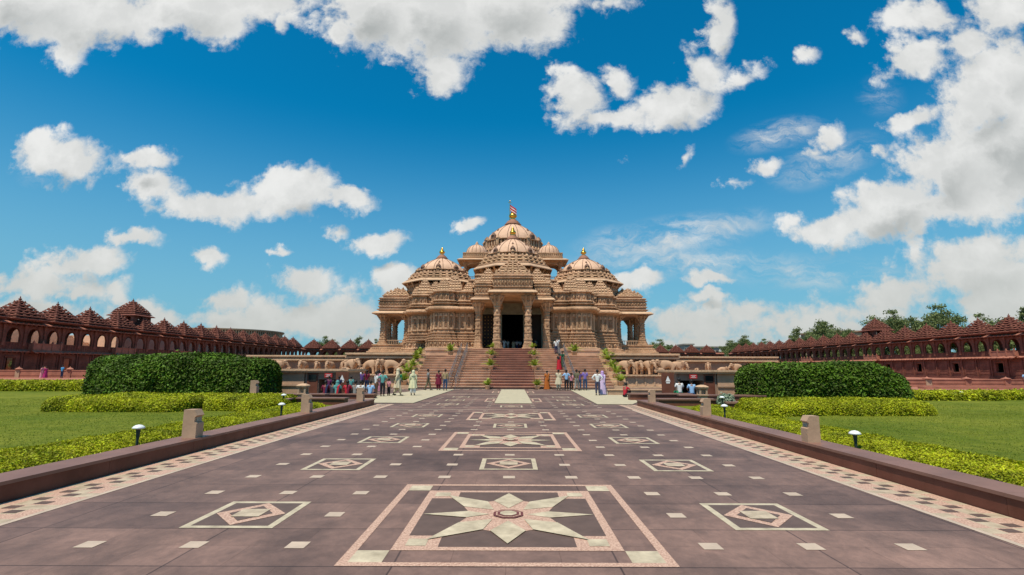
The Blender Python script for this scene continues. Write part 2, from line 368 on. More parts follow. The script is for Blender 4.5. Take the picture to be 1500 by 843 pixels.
# cloud colour: bright rims, greyer thick bellies
n5 = N.new('ShaderNodeTexNoise'); n5.inputs['Scale'].default_value = 4.0; n5.inputs['Detail'].default_value = 6; L.new(VM('ADD', wpq, (.03,-.04,0)).outputs[0], n5.inputs['Vector'])
upv = VM('ADD', wpq, (-.012,.05,0)).outputs[0]
dup = MA('MULTIPLY_ADD', fb, .7, field(upv, CLOUDS))
belly = MA('MULTIPLY', MR(dup, .45, 1.15), MR(n5.outputs['Fac'], .30, .62, .45, 1.0))
belly = MA('MAXIMUM', belly, MR(n2.outputs['Fac'], .42, .68, .34, .0))
cc = N.new('ShaderNodeMix'); cc.data_type = 'RGBA'; cc.inputs['A'].default_value = (.86,.86,.84,1); cc.inputs['B'].default_value = (.42,.44,.43,1); L.new(belly, cc.inputs[0])
lowc = N.new('ShaderNodeMix'); lowc.data_type = 'RGBA'; L.new(MR(el, .02, .26, .75, 0), lowc.inputs[0]); L.new(cc.outputs['Result'], lowc.inputs['A']); lowc.inputs['B'].default_value = (.52,.54,.51,1)
bs = N.new('ShaderNodeBackground'); bs.inputs[1].default_value = .10; L.new(hs.outputs['Result'], bs.inputs[0])
bh = N.new('ShaderNodeBackground'); bh.inputs[0].default_value = (.25,.48,.60,1); bh.inputs[1].default_value = 1
bc = N.new('ShaderNodeBackground'); L.new(lowc.outputs['Result'], bc.inputs[0]); bc.inputs[1].default_value = 1
m1 = N.new('ShaderNodeMixShader'); L.new(haze, m1.inputs[0]); L.new(bs.outputs[0], m1.inputs[1]); L.new(bh.outputs[0], m1.inputs[2])
m2 = N.new('ShaderNodeMixShader'); L.new(ca, m2.inputs[0]); L.new(m1.outputs[0], m2.inputs[1]); L.new(bc.outputs[0], m2.inputs[2])
L.new(m2.outputs[0], wo.inputs[0])

# ------------------------------------------------------------------ ground, plaza, inlay
g = MB(); g.box(-2500,2500,-300,4200,-.6,-.05); tag(g.build('ground', M['earth']), 'wide dry ground plain reaching the horizon', None, None, 'structure')
PX = -.3
plaza = MB()
plaza.box(-6.81,6.16,-12,27.0,-.2,0.0); plaza.box(-62,62,27.001,66,-.2,-.003)
plaza = tag(plaza.build('plaza', M['paving']), 'brown stone paving of the forecourt with pale inlay', None, None, 'structure')
E1 = .004
def flat(mb, pts, z=E1):
    mb.add([(x, y, z) for x, y in pts], [tuple(range(len(pts)))])
def band(mb, x0, x1, y0, y1, w, z=E1):
    # ring of width w inside a rectangle
    flat(mb, rect(x0,x1,y0,y0+w), z); flat(mb, rect(x0,x1,y1-w,y1), z)
    flat(mb, rect(x0,x0+w,y0+w,y1-w), z); flat(mb, rect(x1-w,x1,y0+w,y1-w), z)
INL = [M['pink_inlay'], M['green_inlay'], M['dark_inlay'], M['red_inlay'], M['cream_inlay'], M['paving']]
def star_panel(cx, cy, hx, hy):
    b = MB(); x0, x1, y0, y1 = -hx, hx, -hy, hy
    b.m = 0; band(b, x0,x1,y0,y1,.095)
    # corner squares of the outer band
    q = .35
    b.m = 1
    for sx in (-1,1):
        for sy in (-1,1):
            ax = sx*(hx-.095); ay = sy*(hy-.095); bx = ax - sx*(q-.03); by = ay - sy*(q-.03)
            flat(b, rect(min(ax,bx),max(ax,bx),min(ay,by),max(ay,by)), E1)
    ix, iy = hx-.42, hy-.42
    b.m = 0; band(b, -ix,ix,-iy,iy,.10)
    c = .36
    for sx in (-1,1):
        for sy in (-1,1):
            ax = sx*(ix-.1); ay = sy*(iy-.1); bx = ax-sx*c; by = ay-sy*c
            b.m = 0; flat(b, rect(min(ax,bx),max(ax,bx),min(ay,by),max(ay,by)), E1)
            b.m = 1; ax2 = ax; flat(b, rect(min(ax-sx*.02,ax-sx*.23),max(ax-sx*.02,ax-sx*.23),min(ay-sy*.03,ay-sy*.25),max(ay-sy*.03,ay-sy*.25)), E1+.003)
    # dark ground under the star
    b.m = 2
    for pts in (rect(-ix+.1+c, ix-.1-c, -iy+.1, iy-.1), rect(-ix+.1, -ix+.1+c, -iy+.1+c, iy-.1-c), rect(ix-.1-c, ix-.1, -iy+.1+c, iy-.1-c)):
        flat(b, pts, E1)
    # eight-pointed star: pale kite points over a pink square core
    core = []
    for k in range(8):
        a = k*PI/4
        if k % 2: tip = (math.copysign(.86, math.cos(a)), math.copysign(.97, math.sin(a))); wd, r0, m_ = .20, .22, .50
        elif k in (2,6): tip = (0, math.copysign(1.10, math.sin(a))); wd, r0, m_ = .20, .26, .60
        else: tip = (math.copysign(1.06, math.cos(a)), 0); wd, r0, m_ = .14, .22, .48
        l = math.hypot(*tip); ux, uy = tip[0]/l, tip[1]/l; nx, ny = -uy*wd, ux*wd
        b.m = 1; flat(b, [(tip[0]*m_-nx, tip[1]*m_-ny), tip, (tip[0]*m_+nx, tip[1]*m_+ny), (tip[0]*r0, tip[1]*r0)], E1+.007+.0006*k)
        core += [(tip[0]*m_-nx, tip[1]*m_-ny), (tip[0]*m_+nx, tip[1]*m_+ny)]
    core.sort(key=lambda p: math.atan2(p[1], p[0])); b.m = 0; flat(b, core, E1+.004)
    for r, m_, dz in ((.20,3,.014),(.165,0,.017),(.145,3,.020),(.11,1,.023)):
        b.m = m_; flat(b, [(math.cos(2*PI*(i+.5)/8)*r, math.sin(2*PI*(i+.5)/8)*r) for i in range(8)], E1+dz)
    o = b.build('star_panel', INL, plaza); o.location = (cx, cy, 0); return o
def square_panel(cx, cy, hx, hy, flip=False):
    b = MB(); b.m = 1; band(b, -hx,hx,-hy,hy,.085)
    b.m = 2; flat(b, rect(-hx+.085,hx-.085,-hy+.085,hy-.085), E1)
    b.m = 0; k = .92
    flat(b, [(0,-(hy-.1)),(hx-.1,0),(0,hy-.1),(-(hx-.1),0)], E1+.004)
    b.m = 2; flat(b, [(0,-(hy-.26)),(hx-.26,0),(0,hy-.26),(-(hx-.26),0)], E1+.008)
    b.m = 4; flat(b, rect(-.17,.17,-.17,.17), E1+.012)
    o = b.build('square_panel', INL, plaza); o.location = (cx, cy, 0); return o
SX = -.045
stars = [(SX, 6.8), (SX, 13.55), (SX, 20.4)]
for (x, y) in stars: star_panel(x, y, 1.59, 1.70)
star_panel(SX+.1, 30.6, 1.59, 1.70); star_panel(SX+.1, 40.6, 1.59, 1.70)
sq = [(SX-.02, 10.3), (SX-.02, 16.95)]
for k in range(5):
    sq += [(-3.25, 6.82+3.4*k), (3.06, 6.8+3.4*k)]
sq += [(SX, 25.4+0), (SX, 34.8)]
for k in range(3): sq += [(-3.25, 26.8+3.4*k), (3.06, 26.8+3.4*k)]
for (x, y) in sq: square_panel(x, y, .53, .59)
b = MB()
gx = [-5.38,-4.33,-3.26,-2.2,-1.13,-.05,.99,2.04,3.07,4.09,5.12]
for r in range(28):
    y = 5.67 + 1.131*r - 1.131*3
    if 22.9 < y < 24.2: continue
    for i, x in enumerate(gx):
        if i in (0, 10): continue
        if any(abs(x-cx) < 1.75 and abs(y-cy) < 1.78 for cx, cy in stars+[(0,30.6)]): continue
        if any(abs(x-cx) < .6 and abs(y-cy) < .68 for cx, cy in sq): continue
        if y > 26: x = x*1.0
        b.m = 0; flat(b, rect(x-.10, x+.10, y-.10, y+.10), E1)
b.build('corner_tile_inlay', [M['white_stone']], plaza)
b = MB(); b.m = 0
flat(b, rect(-5.93,-5.85,-12,23.4)); flat(b, rect(5.24,5.32,-12,23.4)); flat(b, rect(-5.849,5.239,23.32,23.44))
flat(b, rect(-4.6,4.2,37.0,37.35)); 
for k in range(-58, 59): flat(b, rect(k*.8-.22, k*.8+.26, 45.2, 45.75)); 
b.build('stripe_inlay', [M['white_stone']], plaza)
# chequered border bands
b = MB()
for x0, x1 in ((-6.8,-5.932),(5.322,6.15)):
    n = 4; w = (x1-x0)/n; 
    for r in range(int(39/w)):
        y = -11.9 + r*w
        if y > 26.6: break
        for i in range(n):
            if i in (0,3): mi = 0 if (r*7+i) % 3 else 4
            else: mi = 4 if (r//2+i) % 2 else 0
            b.m = mi; flat(b, rect(x0+i*w, x0+(i+1)*w, y, y+w))
            if i in (1,2) and (r+i) % 2 == 0: b.m = 2; flat(b, rect(x0+i*w+.02, x0+(i+1)*w-.02, y+.035, y+w-.035), E1+.003)
b.build('chequered_border', INL, plaza)
# walking mats laid on the paving (flat strips)
for (x0,x1,y0,y1,lab) in ((-.92,1.02,27.4,45.1,'pale grey walking mat laid down the centre of the forecourt'),):
    b = MB(); b.box(x0,x1,y0,y1,.012,.03); tag(b.build('walking_mat', M['carpet']), lab, 'mat', 'walking mats on the paving')
def matpoly(pts, lab):
    b = MB(); b.loft([[(x,y,.012) for x,y in pts],[(x,y,.03) for x,y in pts]]); tag(b.build('walking_mat', M['carpet']), lab, 'mat', 'walking mats on the paving')
matpoly([(-8.0,27.6),(-5.1,27.4),(-4.9,45.1),(-7.0,45.1),(-9.2,33.4)], 'pale walking mat spreading left of the inlaid path to the stairs')
matpoly([(4.3,26.9),(6.1,26.9),(8.0,31.8),(8.2,34.0),(6.9,45.1),(4.9,45.1)], 'pale walking mat right of the inlaid path, under the lilac sari')
# lawns
b = MB(); b.box(-130,-7.35,-12,27.0,-.3,.02); b.box(-130,-14.2,27.0,40,-.3,.02); b.box(-130,-40,40,46,-.3,.018)
b.box(6.77,130,-12,27.0,-.3,.021); b.box(13.9,130,27.0,34,-.3,.021)
tag(b.build('lawn', M['lawn']), 'mown green lawns either side of the path', None, None, 'structure')
b = MB(); b.box(-130,-62,46,140,-.2,-.01); b.box(62,130,34,140,-.2,-.01); b.box(-130,-15,40.01,45.99,-.2,.01); b.box(14,130,34.01,66,-.2,.012)
tag(b.build('path', M['red_light']), 'reddish paved walks along the colonnades', None, None, 'structure')

# grass blades on the nearer lawn
def blades(name, regions, n, hgt, w):
    tot = sum((r[1]-r[0])*(r[3]-r[2]) for r in regions); P = []
    for x0,x1,y0,y1 in regions:
        k = int(n*(x1-x0)*(y1-y0)/tot)
        P.append(np.stack([RNG.uniform(x0,x1,k), RNG.uniform(y0,y1,k), np.full(k,.02)],1))
    P = np.concatenate(P); k = len(P)
    a = RNG.uniform(0,2*PI,k); h = hgt*RNG.uniform(.6,1.3,k); ww = w*RNG.uniform(.7,1.2,k)
    d = np.stack([np.cos(a)*ww, np.sin(a)*ww, np.zeros(k)],1)
    tip = P + np.stack([RNG.normal(0,.4,k)*h, RNG.normal(0,.4,k)*h, h],1)
    V = np.stack([P-d, P+d, tip],1).reshape(-1,3)
    me = bpy.data.meshes.new(name); me.vertices.add(3*k); me.vertices.foreach_set('co', V.ravel())
    me.loops.add(3*k); me.loops.foreach_set('vertex_index', np.arange(3*k)); me.polygons.add(k); me.polygons.foreach_set('loop_start', np.arange(0,3*k,3)); me.update()
    me.materials.append(M['blade']); o = bpy.data.objects.new(name, me); COL.objects.link(o)
    return tag(o, 'short mown grass blades of the lawns', 'grass', None, 'stuff')
blades('grass', [(-24,-9.0,9,21.5),(8.6,24,9,21.5),(-30,-20,20,30),(17,32,20,28)], 60000, .028, .012)
# ------------------------------------------------------------------ temple
def kuta(mb, cx, cy, z, w, h):
    P = [(1,0),(1.06,.2),(.8,.3),(.9,.42),(.72,.56),(.5,.68),(.3,.8),(.02,1.0)]
    mb.lathe(cx, cy, [(w*.72*r, z+h*t) for r, t in P], 4, False, PI/4, False, False)
def samvarana(mb, cx, cy, hw, hd, z0, z1, tiers, k=1.0, fin=True, cv=1.25):
    H = z1-z0; th = H/(tiers+.6)
    for i in range(tiers):
        f = 1 - (i/(tiers+.25))**cv; f2 = 1 - ((i+1)/(tiers+.25))**cv
        a, b_ = hw*f, hd*f; z = z0+i*th
        lip = .07*hw*.6; b_m = mb.m; mb.m = 1
        mb.stack(rect(cx-a,cx+a,cy-b_,cy+b_), [(z,-lip*2),(z+th*.34,-lip*1.6),(z+th*.40,lip*.9),(z+th*.56,lip),(z+th*.66,-lip*.2),(z+th,-(hw*(f-f2))*.85)])
        mb.m = b_m
        n = max(1, round(2.6*f*k))
        kw = a/(n+.6)*.6
        for j in range(-n, n+1):
            t = j/(n+.3)
            kh = th*.92
            kuta(mb, cx+a*t, cy-b_+kw*.5, z+th*.5, kw, kh)
            kuta(mb, cx+a*t, cy+b_-kw*.5, z+th*.5, kw, kh)
            if abs(j) < n:
                kuta(mb, cx-a+kw*.5, cy+b_*t, z+th*.5, kw, kh); kuta(mb, cx+a-kw*.5, cy+b_*t, z+th*.5, kw, kh)
    if fin:
        s = hw*.105; zt = z0+tiers*th*.97
        mb.lathe(cx, cy, [(s*1.3,zt),(s*1.6,zt+s*.4),(s*1.2,zt+s*.8),(s*.4,zt+s*.9),(s*.8,zt+s*1.4),(s*.75,zt+s*1.7),(s*.2,zt+s*2.0),(s*.3,zt+s*2.4),(.01,zt+s*3.2)], 10, True)

def mouldings(z0, z1, n, a, base=0.0, drift=0.0):
    out = []; h = (z1-z0)/n
    for i in range(n):
        z = z0+i*h; b_ = base+drift*i/n; k = a*(1.5 if i % 3 == 0 else .95)
        out += [(z,b_),(z+h*.34,b_+.01),(z+h*.38,b_+k),(z+h*.62,b_+k*1.05),(z+h*.74,b_+k*.5),(z+h*.76,b_+.02)]
    out.append((z1, base+drift)); return out

def along(poly, spacing, fn, front_only=True, off=0.0):
    P = offset(poly, off); n = len(P)
    for i in range(n):
        a = Vector(P[i]); b_ = Vector(P[(i+1) % n]); d = b_-a; l = d.length
        if l < spacing*.5: continue
        u = d/l; nrm = Vector((u.y, -u.x))
        if front_only and nrm.y > .2: continue
        k = max(1, int(round(l/spacing)))
        for j in range(k):
            p = a + u*(l*(j+.5)/k); fn(p, u, nrm, l/k)
def orient(p, u, nrm, z=0): # local x along wall, local -y outward
    return Matrix(((u.x, -nrm.x, 0, p.x),(u.y, -nrm.y, 0, p.y),(0,0,1,z),(0,0,0,1)))

def carve_band(mb, poly, z0, z1, spacing, off=0.0, style='figure'):
    H = z1-z0
    def fn(p, u, nrm, w):
        mb.M = orient(p, u, nrm, z0)
        if style == 'niche':
            f = w*.5
            mb.m = 1; mb.box(-f*.98,-f*.72,-.16,.05,0,H); mb.box(f*.72,f*.98,-.16,.05,0,H)       # paired pilasters
            mb.box(-f*.6,f*.6,-.20,.05,0,H*.10); mb.box(-f*.6,f*.6,-.24,.05,H*.80,H*.88); mb.box(-f*.42,f*.42,-.18,.05,H*.885,H*.96)
            mb.box(-f*.55,-f*.42,-.19,.05,H*.10,H*.80); mb.box(f*.42,f*.55,-.19,.05,H*.10,H*.80)
            mb.m = 0
            mb.ball((0,-.10,H*.64), f*.12, f*.12, H*.055, 8, 6); mb.ball((0,-.09,H*.47), f*.22, f*.16, H*.13, 8, 6)
            mb.ball((-f*.07,-.08,H*.24), f*.12, f*.12, H*.15, 8, 6); mb.ball((f*.10,-.08,H*.24), f*.12, f*.12, H*.15, 8, 6)
        elif style == 'medallion':
            f = w*.5
            mb.ball((0,-.02,H*.5), f*.55, .12, H*.42, 10, 6); mb.box(-f*.95,-f*.72,-.10,.05,0,H); mb.box(f*.72,f*.95,-.10,.05,0,H)
            mb.ball((0,-.13,H*.55), f*.2, .08, H*.28, 8, 6)
        elif style == 'dentil':
            mb.box(-w*.28,w*.28,-.10,.05,0,H)
        mb.M = None
    along(poly, spacing, fn, True, off)

def column(mb, cx, cy, z0, z1, w, bracket=True):
    H = z1-z0
    P = [(0,1.75),(.03,1.75),(.035,1.5),(.07,1.5),(.075,1.3),(.11,1.35),(.115,1.18),(.16,1.1),(.165,1.22),(.185,1.22),(.19,1.0),(.29,.95),(.295,1.08),(.31,1.08),(.315,.9),(.42,.88),(.425,1.02),(.445,1.02),(.45,.84),(.60,.80),(.605,.96),(.625,.96),(.63,.80),(.74,.78),(.745,.98),(.765,1.0),(.77,.84),(.80,.9),(.84,1.15),(.86,1.2),(.865,1.0),(.89,1.1),(.93,1.6),(.95,1.75),(.955,1.5),(.97,1.6),(1,2.0)]
    c = w*.22
    def ring(r, z):
        a = w*r; k = a*.32
        pts = [(a-k,-a),(a-k/2,-a+k/2),(a,-a+k),(a,a-k),(a-k/2,a-k/2),(a-k,a),(-a+k,a),(-a+k/2,a-k/2),(-a,a-k),(-a,-a+k),(-a+k/2,-a+k/2),(-a+k,-a)]
        return [(cx+x, cy+y, z) for x, y in pts]
    mb.loft([ring(r, z0+H*t) for t, r in P], False, True)
    # carved figures round the base, shaft and capital
    for t, s in ((.13,.55),(.235,.7),(.36,.6),(.52,.75),(.685,.5),(.82,.6)):
        for dx, dy in ((0,-1),(1,0),(-1,0)):
            mb.ball((cx+dx*w*.95, cy+dy*w*.95, z0+H*t), w*(.38 if dx == 0 else .14), w*(.14 if dx == 0 else .38), H*.035*s/.6, 8, 6)
    if bracket:
        for dx, dy in ((0,-1),(1,0),(-1,0)):
            for sgn in (-1,1):
                ox, oy = (sgn*w*.5, 0) if dx == 0 else (0, sgn*w*.5)
                p0 = Vector((cx+ox+dx*w*.85, cy+oy+dy*w*.85, z0+H*.78)); p1 = Vector((cx+ox*1.3+dx*w*1.9, cy+oy*1.3+dy*w*1.9, z0+H*.965))
                mb.tube(p0, p1, w*.12, w*.34, 6)

def dome_parts(parent, cx, cy, r, z0, z1, rtop, nr, gold_h, drum_h, drumr, flare, name='dome'):
    """smooth ribbed dome with ornaments; returns dome part; drum and tiers are further parts"""
    b = MB(); prof = []; H = z1-z0
    for k in range(17):
        t = (k/16)**.75; prof.append((rtop+(r-rtop)*(1-t**1.85)**.97, z0+H*t))
    b.lathe(cx, cy, prof, 64, True)
    b.m = 0
    dome = b.build(name, [M['temple_smooth']], parent)
    # ribs and little niche ornaments (pattern of the dome)
    b = MB()
    for k in range(nr):
        a = 2*PI*(k+.5)/nr; prev = None
        for (rr, z) in prof[::2]:
            p = Vector((cx+(rr+.015)*math.cos(a), cy+(rr+.015)*math.sin(a), z))
            if prev is not None: b.tube(prev, p, .022*r**.6, None, 5)
            prev = p
        a2 = 2*PI*k/nr
        for t, s in (((1,.085),(7,.045)) if k % 2 == 0 else ()):
            rr, z = prof[t]; s_ = s*r
            b.M = Matrix.Translation((cx+rr*math.cos(a2), cy+rr*math.sin(a2), z)) @ Matrix.Rotation(a2-PI/2, 4, 'Z')
            if t == 1:
                b.box(-s_*1.2,s_*1.2,-s_*.6,s_*.8,-s_*.9,s_*.5); b.lathe(0, .1*s_, [(s_*1.3,s_*.5),(s_*.9,s_*1.2),(s_*.3,s_*1.8),(.01,s_*2.2)], 6, False)
            else:
                b.lathe(0, 0, [(s_,-s_),(s_*1.1,0),(s_*.5,s_*.9),(.01,s_*1.7)], 6, False)
            b.M = None
    b.build('rib', [M['rib']], dome)
    # cap and kalasha
    b = MB(); s = rtop
    b.lathe(cx, cy, [(s*1.2,z1-.04),(s*1.35,z1+s*.10),(s*1.0,z1+s*.22),(s*1.12,z1+s*.38),(s*.85,z1+s*.5),(s*.9,z1+s*.64),(s*.55,z1+s*.78),(s*.6,z1+s*.9),(s*.3,z1+s*1.05)], 24, True)
    b.build('crown_stone', [M['step2']], dome)
    zk = z1+s*.95; g_ = gold_h*1.22
    b = MB(); b.lathe(cx, cy, [(g_*.22,zk),(g_*.26,zk+g_*.04),(g_*.12,zk+g_*.09),(g_*.30,zk+g_*.2),(g_*.36,zk+g_*.33),(g_*.30,zk+g_*.46),(g_*.12,zk+g_*.54),(g_*.22,zk+g_*.58),(g_*.20,zk+g_*.64),(g_*.08,zk+g_*.68),(g_*.15,zk+g_*.74),(g_*.13,zk+g_*.82),(g_*.03,zk+g_*.9),(.005,zk+g_)], 20, True)
    b.build('finial', [M['gold']], dome)
    # drum with balcony niches
    b = MB(); zb = z0-drum_h
    b.lathe(cx, cy, [(drumr*1.05,zb),(drumr*1.06,zb+drum_h*.12),(drumr*.98,zb+drum_h*.14),(drumr*.98,zb+drum_h*.80),(drumr*1.08,zb+drum_h*.83),(drumr*1.08,zb+drum_h*.9),(r*1.0,zb+drum_h*1.0)], 32, False)
    for k in range(48):
        a = 2*PI*k/48; big = k % 4 == 0
        b.M = Matrix.Translation((cx+drumr*math.cos(a), cy+drumr*math.sin(a), zb)) @ Matrix.Rotation(a+PI/2, 4, 'Z')
        w = .028*drumr*(2.1 if big else 1)
        b.box(-w,w,-.05*drumr*(1.6 if big else 1),.02,drum_h*.12,drum_h*(.95 if big else .8))
        if big: b.lathe(0,-.03*drumr,[(w*1.5,drum_h*.95),(w*.9,drum_h*1.12),(w*.3,drum_h*1.3),(.01,drum_h*1.45)],6,False)
        b.M = None
    b.build('drum', [M['temple']], parent)

def oct_tiers(mb, cx, cy, r0, r1, z1, z0, n, kn=4, sides=8):
    """stepped flaring tiers from r0 at z1 (top) down to r1 at z0, each with bells"""
    th = (z1-z0)/n
    for i in range(n):
        t0 = (i+1)/n
        r = r0+(r1-r0)*t0; ru = r0+(r1-r0)*(i/n); z = z1-(i+1)*th
        poly = ngon(cx, cy, r/math.cos(PI/sides), sides)
        mb.stack(poly, [(z,-.35*r*.12),(z+th*.30,-.02*r),(z+th*.34,.035*r),(z+th*.52,.03*r),(z+th*.66,-.02*r),(z+th,-(r-ru)*.95)])
        def fn(p, u, nrm, w, z=z, th=th):
            kuta(mb, p.x-nrm.x*w*.25, p.y-nrm.y*w*.25, z+th*.45, w*.55, th*1.05)
        along(poly, 2*r*math.tan(PI/sides)/kn, fn, True, 0)
def eave(mb, poly, z, out, th=.14, drop=.25):
    mb.m = 1; mb.stack(poly, [(z-.02,-.05),(z-.02-drop*.2,out*.5),(z-drop,out),(z-drop+th*.7,out+.03),(z+th*.6,out*.5),(z+th,0)], True, True); mb.m = 0

T = empty('temple', (0,80,0), 0, 'large pink sandstone temple with ribbed domes, gold finials and columned porch above wide stairs', 'temple')
T.location = (0,0,0)
TP = [M['temple'], M['temple_pale']]
# platform
plat_r = [(0,60.3),(5.7,60.3),(5.7,66.2),(9,66.2),(11.6,66.2),(11.6,70),(15.6,70),(15.6,73.6),(20.4,73.6),(20.4,86),(15,98),(0,98)]
plat = plat_r + [(-x,y) for x,y in plat_r[::-1] if x > 0]
plat = [p for i,p in enumerate(plat) if p != plat[i-1]]
b = MB(); b.stack(plat, [(2.9,.9),(3.22,.88),(3.25,.7),(3.45,.72),(3.48,.5),(3.66,.45),(3.7,.3),(3.84,.3),(3.88,.12),(4.03,.12),(4.03,0),(4.04,0)])
carve_band(b, plat, 3.27, 3.44, .5, .7, 'dentil')
b.build('platform', TP, T)
# wings
PL = [(4.0,.95),(4.22,.95),(4.25,.8),(4.42,.78),(4.46,.66),(4.52,.62),(4.56,.55),(5.22,.5),(5.26,.62),(5.38,.64),(5.42,.42),(5.52,.4),(5.56,.5),(5.70,.5),(5.74,.3),(5.9,.3),(5.94,.42),(6.06,.42),(6.1,.22),(6.28,.2),(6.32,.34),(6.44,.34),(6.48,.08),(6.66,.06),(6.68,0),(9.05,0),(9.1,.08),(9.2,.12),(9.22,.3),(9.26,.5),(9.32,.66),(9.44,.78),(9.58,.78),(9.72,.68),(9.82,.5),(9.86,.14),(10.02,.12)]
UP = mouldings(10.04, 10.75, 2, .24, .10, -.05)+[(10.78,-.02),(11.55,-.05)]+mouldings(11.58, 12.1, 1, .20, -.05, -.2)
wing = [(5.05,69.6),(5.3,69.6),(5.3,68.5),(6.2,68.5),(6.2,68.35),(7.0,68.35),(7.0,68.5),(7.75,68.5),(7.75,68.0),(8.35,68.0),(8.35,67.8),(9.75,67.8),(9.75,68.0),(10.3,68.0),(10.3,69.5),(10.9,69.5),(10.9,72.0),(11.9,72.0),(11.9,71.8),(13.1,71.8),(13.1,72.0),(14.0,72.0),(14.0,73.6),(14.7,73.6),(14.7,95),(5.05,95)]
for sgn in (1,-1):
    w = wing if sgn == 1 else [(-x,y) for x,y in wing[::-1]]
    b = MB(); b.stack(w, PL+UP)
    carve_band(b, w, 6.85, 8.95, .72, 0, 'niche'); carve_band(b, w, 4.62, 5.2, .66, .52, 'medallion')
    carve_band(b, w, 9.88, 10.0, .22, .14, 'dentil'); carve_band(b, w, 5.76, 5.88, .2, .3, 'dentil'); carve_band(b, w, 10.8, 11.52, .62, -.04, 'medallion')
    b.m = 1
    for z, o_, t_ in ((4.38,.82,.05),(5.30,.66,.07),(5.63,.52,.07),(6.0,.44,.07),(6.38,.36,.07),(9.14,.14,.05)):
        b.stack(w, [(z-t_,o_-.1),(z-t_*.5,o_),(z+t_*.5,o_+.02),(z+t_,o_-.12)])
    b.m = 0
    b.build('wall', TP, T)
    # small roof pyramids on the wing
    for (x, y, hw, z0, z1, t) in ((5.95,69.9,.75,12.05,13.5,4),(7.75,69.6,1.0,12.05,14.2,5),(9.35,69.4,.85,12.05,13.9,5),(10.9,72.6,.9,12.05,14.0,5),(12.5,73.3,1.05,12.05,14.5,5),(13.9,75,.7,12.05,13.7,4),(8.3,72.5,1.3,12.6,14.9,5),(13.6,78,.9,12.05,14.3,4)):
        b = MB(); b.stack(rect(sgn*x-hw*.9,sgn*x+hw*.9,y-hw*.9,y+hw*.9), [(z0-.6,0),(z0-.2,0),(z0-.15,.08),(z0-.02,.08)])
        b.box(sgn*x-hw*.3,sgn*x+hw*.3,y-hw*.98,y-hw*.8,z0-.6,z0-.1)
        samvarana(b, sgn*x, y, hw, hw, z0, z1, t, .8, True, 1.45); b.build('roof_pyramid', TP, T)
    # side dome
    cx = sgn*11.15
    b = MB(); b.stack(ngon(cx,80,4.75/math.cos(PI/8),8), mouldings(11.9,14.3,4,.18))
    carve_band(b, ngon(cx,80,4.75/math.cos(PI/8),8), 13.0,14.1,.6,0,'medallion')
    eave(b, ngon(cx,80,4.8/math.cos(PI/8),8), 14.75, .85, .16, .35)
    for k in range(8):
        a = 2*PI*k/8
        for q in (-.3,0,.3):
            b.tube((cx+4.8*math.cos(a+q),80+4.8*math.sin(a+q),13.4),(cx+5.45*math.cos(a+q),80+5.45*math.sin(a+q),14.45),.09,.16,5)
    oct_tiers(b, cx, 80, 4.1, 4.95, 16.0, 14.75, 3, 4)
    b.build('dome_base', TP, T)
    dome_parts(T, cx, 80, 3.55, 16.55, 18.75, .72, 16, 1.05, .75, 3.85, None, 'dome')
    # turret
    tx = sgn*5.95; ty = 84
    b = MB(); b.stack(rect(tx-2.15,tx+2.15,ty-2.15,ty+2.15), mouldings(12.5,15.4,5,.15,.1)); 
    tur = b.build('turret', TP, T); b = MB()
    b.stack(rect(tx-1.95,tx+1.95,ty-1.95,ty+1.95), [(18.55,-.1),(18.9,0),(19.0,.1),(19.4,.05),(19.45,.2),(19.6,.2),(19.65,.08),(20.1,.05),(20.15,.18),(20.3,.18),(20.35,-.1)], True)
    carve_band(b, rect(tx-1.95,tx+1.95,ty-1.95,ty+1.95), 19.68,20.05,.3,.07,'dentil')
    eave(b, rect(tx-2.0,tx+2.0,ty-2.0,ty+2.0), 19.2, .95, .12, .3)
    b.build('turret_entablature', TP, tur)
    for dx in (-1,1):
        for dy in (-1,1):
            b = MB(); column(b, tx+dx*1.72, ty+dy*1.72, 15.4, 18.6, .2); b.build('turret_column', TP, tur)
    b = MB()
    for e in range(4):
        b.M = Matrix.Translation((tx,ty,0)) @ Matrix.Rotation(e*PI/2,4,'Z')
        b.box(-1.6,1.6,-1.76,-1.68,16.3,16.4); b.box(-1.6,1.6,-1.75,-1.69,15.5,15.58)
        for k in range(13): b.box(-1.56+k*.26-.03,-1.56+k*.26+.03,-1.75,-1.69,15.5,16.3)
        b.M = None
    b.build('railing', [M['temple_pale']], tur); b = MB()
    for e in range(4):
        b.M = Matrix.Translation((tx,ty,0)) @ Matrix.Rotation(e*PI/2,4,'Z')
        for k in range(8):
            t0 = -1.5+k*3/8; t1 = t0+3/8; h0 = .55+.45*math.sqrt(max(0,1-(t0/1.5)**2)); h1 = .55+.45*math.sqrt(max(0,1-(t1/1.5)**2))
            b.loft([[(t0,-1.8,17.5+h0),(t1,-1.8,17.5+h1),(t1,-1.8,18.56),(t0,-1.8,18.56)],[(t0,-1.64,17.5+h0),(t1,-1.64,17.5+h1),(t1,-1.64,18.56),(t0,-1.64,18.56)]])
        b.M = None
    b.build('turret_arch', [M['temple_pale']], tur)
    b = MB(); r_ = 1.8
    pr = [(r_*math.cos(a)**.8 if a < 1.5 else .2, 20.35+1.6*math.sin(a)) for a in [PI/2*k/9 for k in range(10)]]
    b.lathe(tx, ty, pr, 40, True); b.lathe(tx,ty,[(.4,21.92),(.5,22.0),(.3,22.1),(.2,22.2),(.28,22.3),(.02,22.6)],12,True)
    b.build('turret_dome', [M['temple_smooth']], tur)
    b = MB()
    for k in range(16):
        a = 2*PI*k/16; prev = None
        for rr, z in pr[:-1]:
            p = Vector((tx+(rr+.01)*math.cos(a), ty+(rr+.01)*math.sin(a), z))
            if prev is not None: b.tube(prev, p, .035, None, 5)
            prev = p
    b.build('turret_rib', [M['rib']], tur)
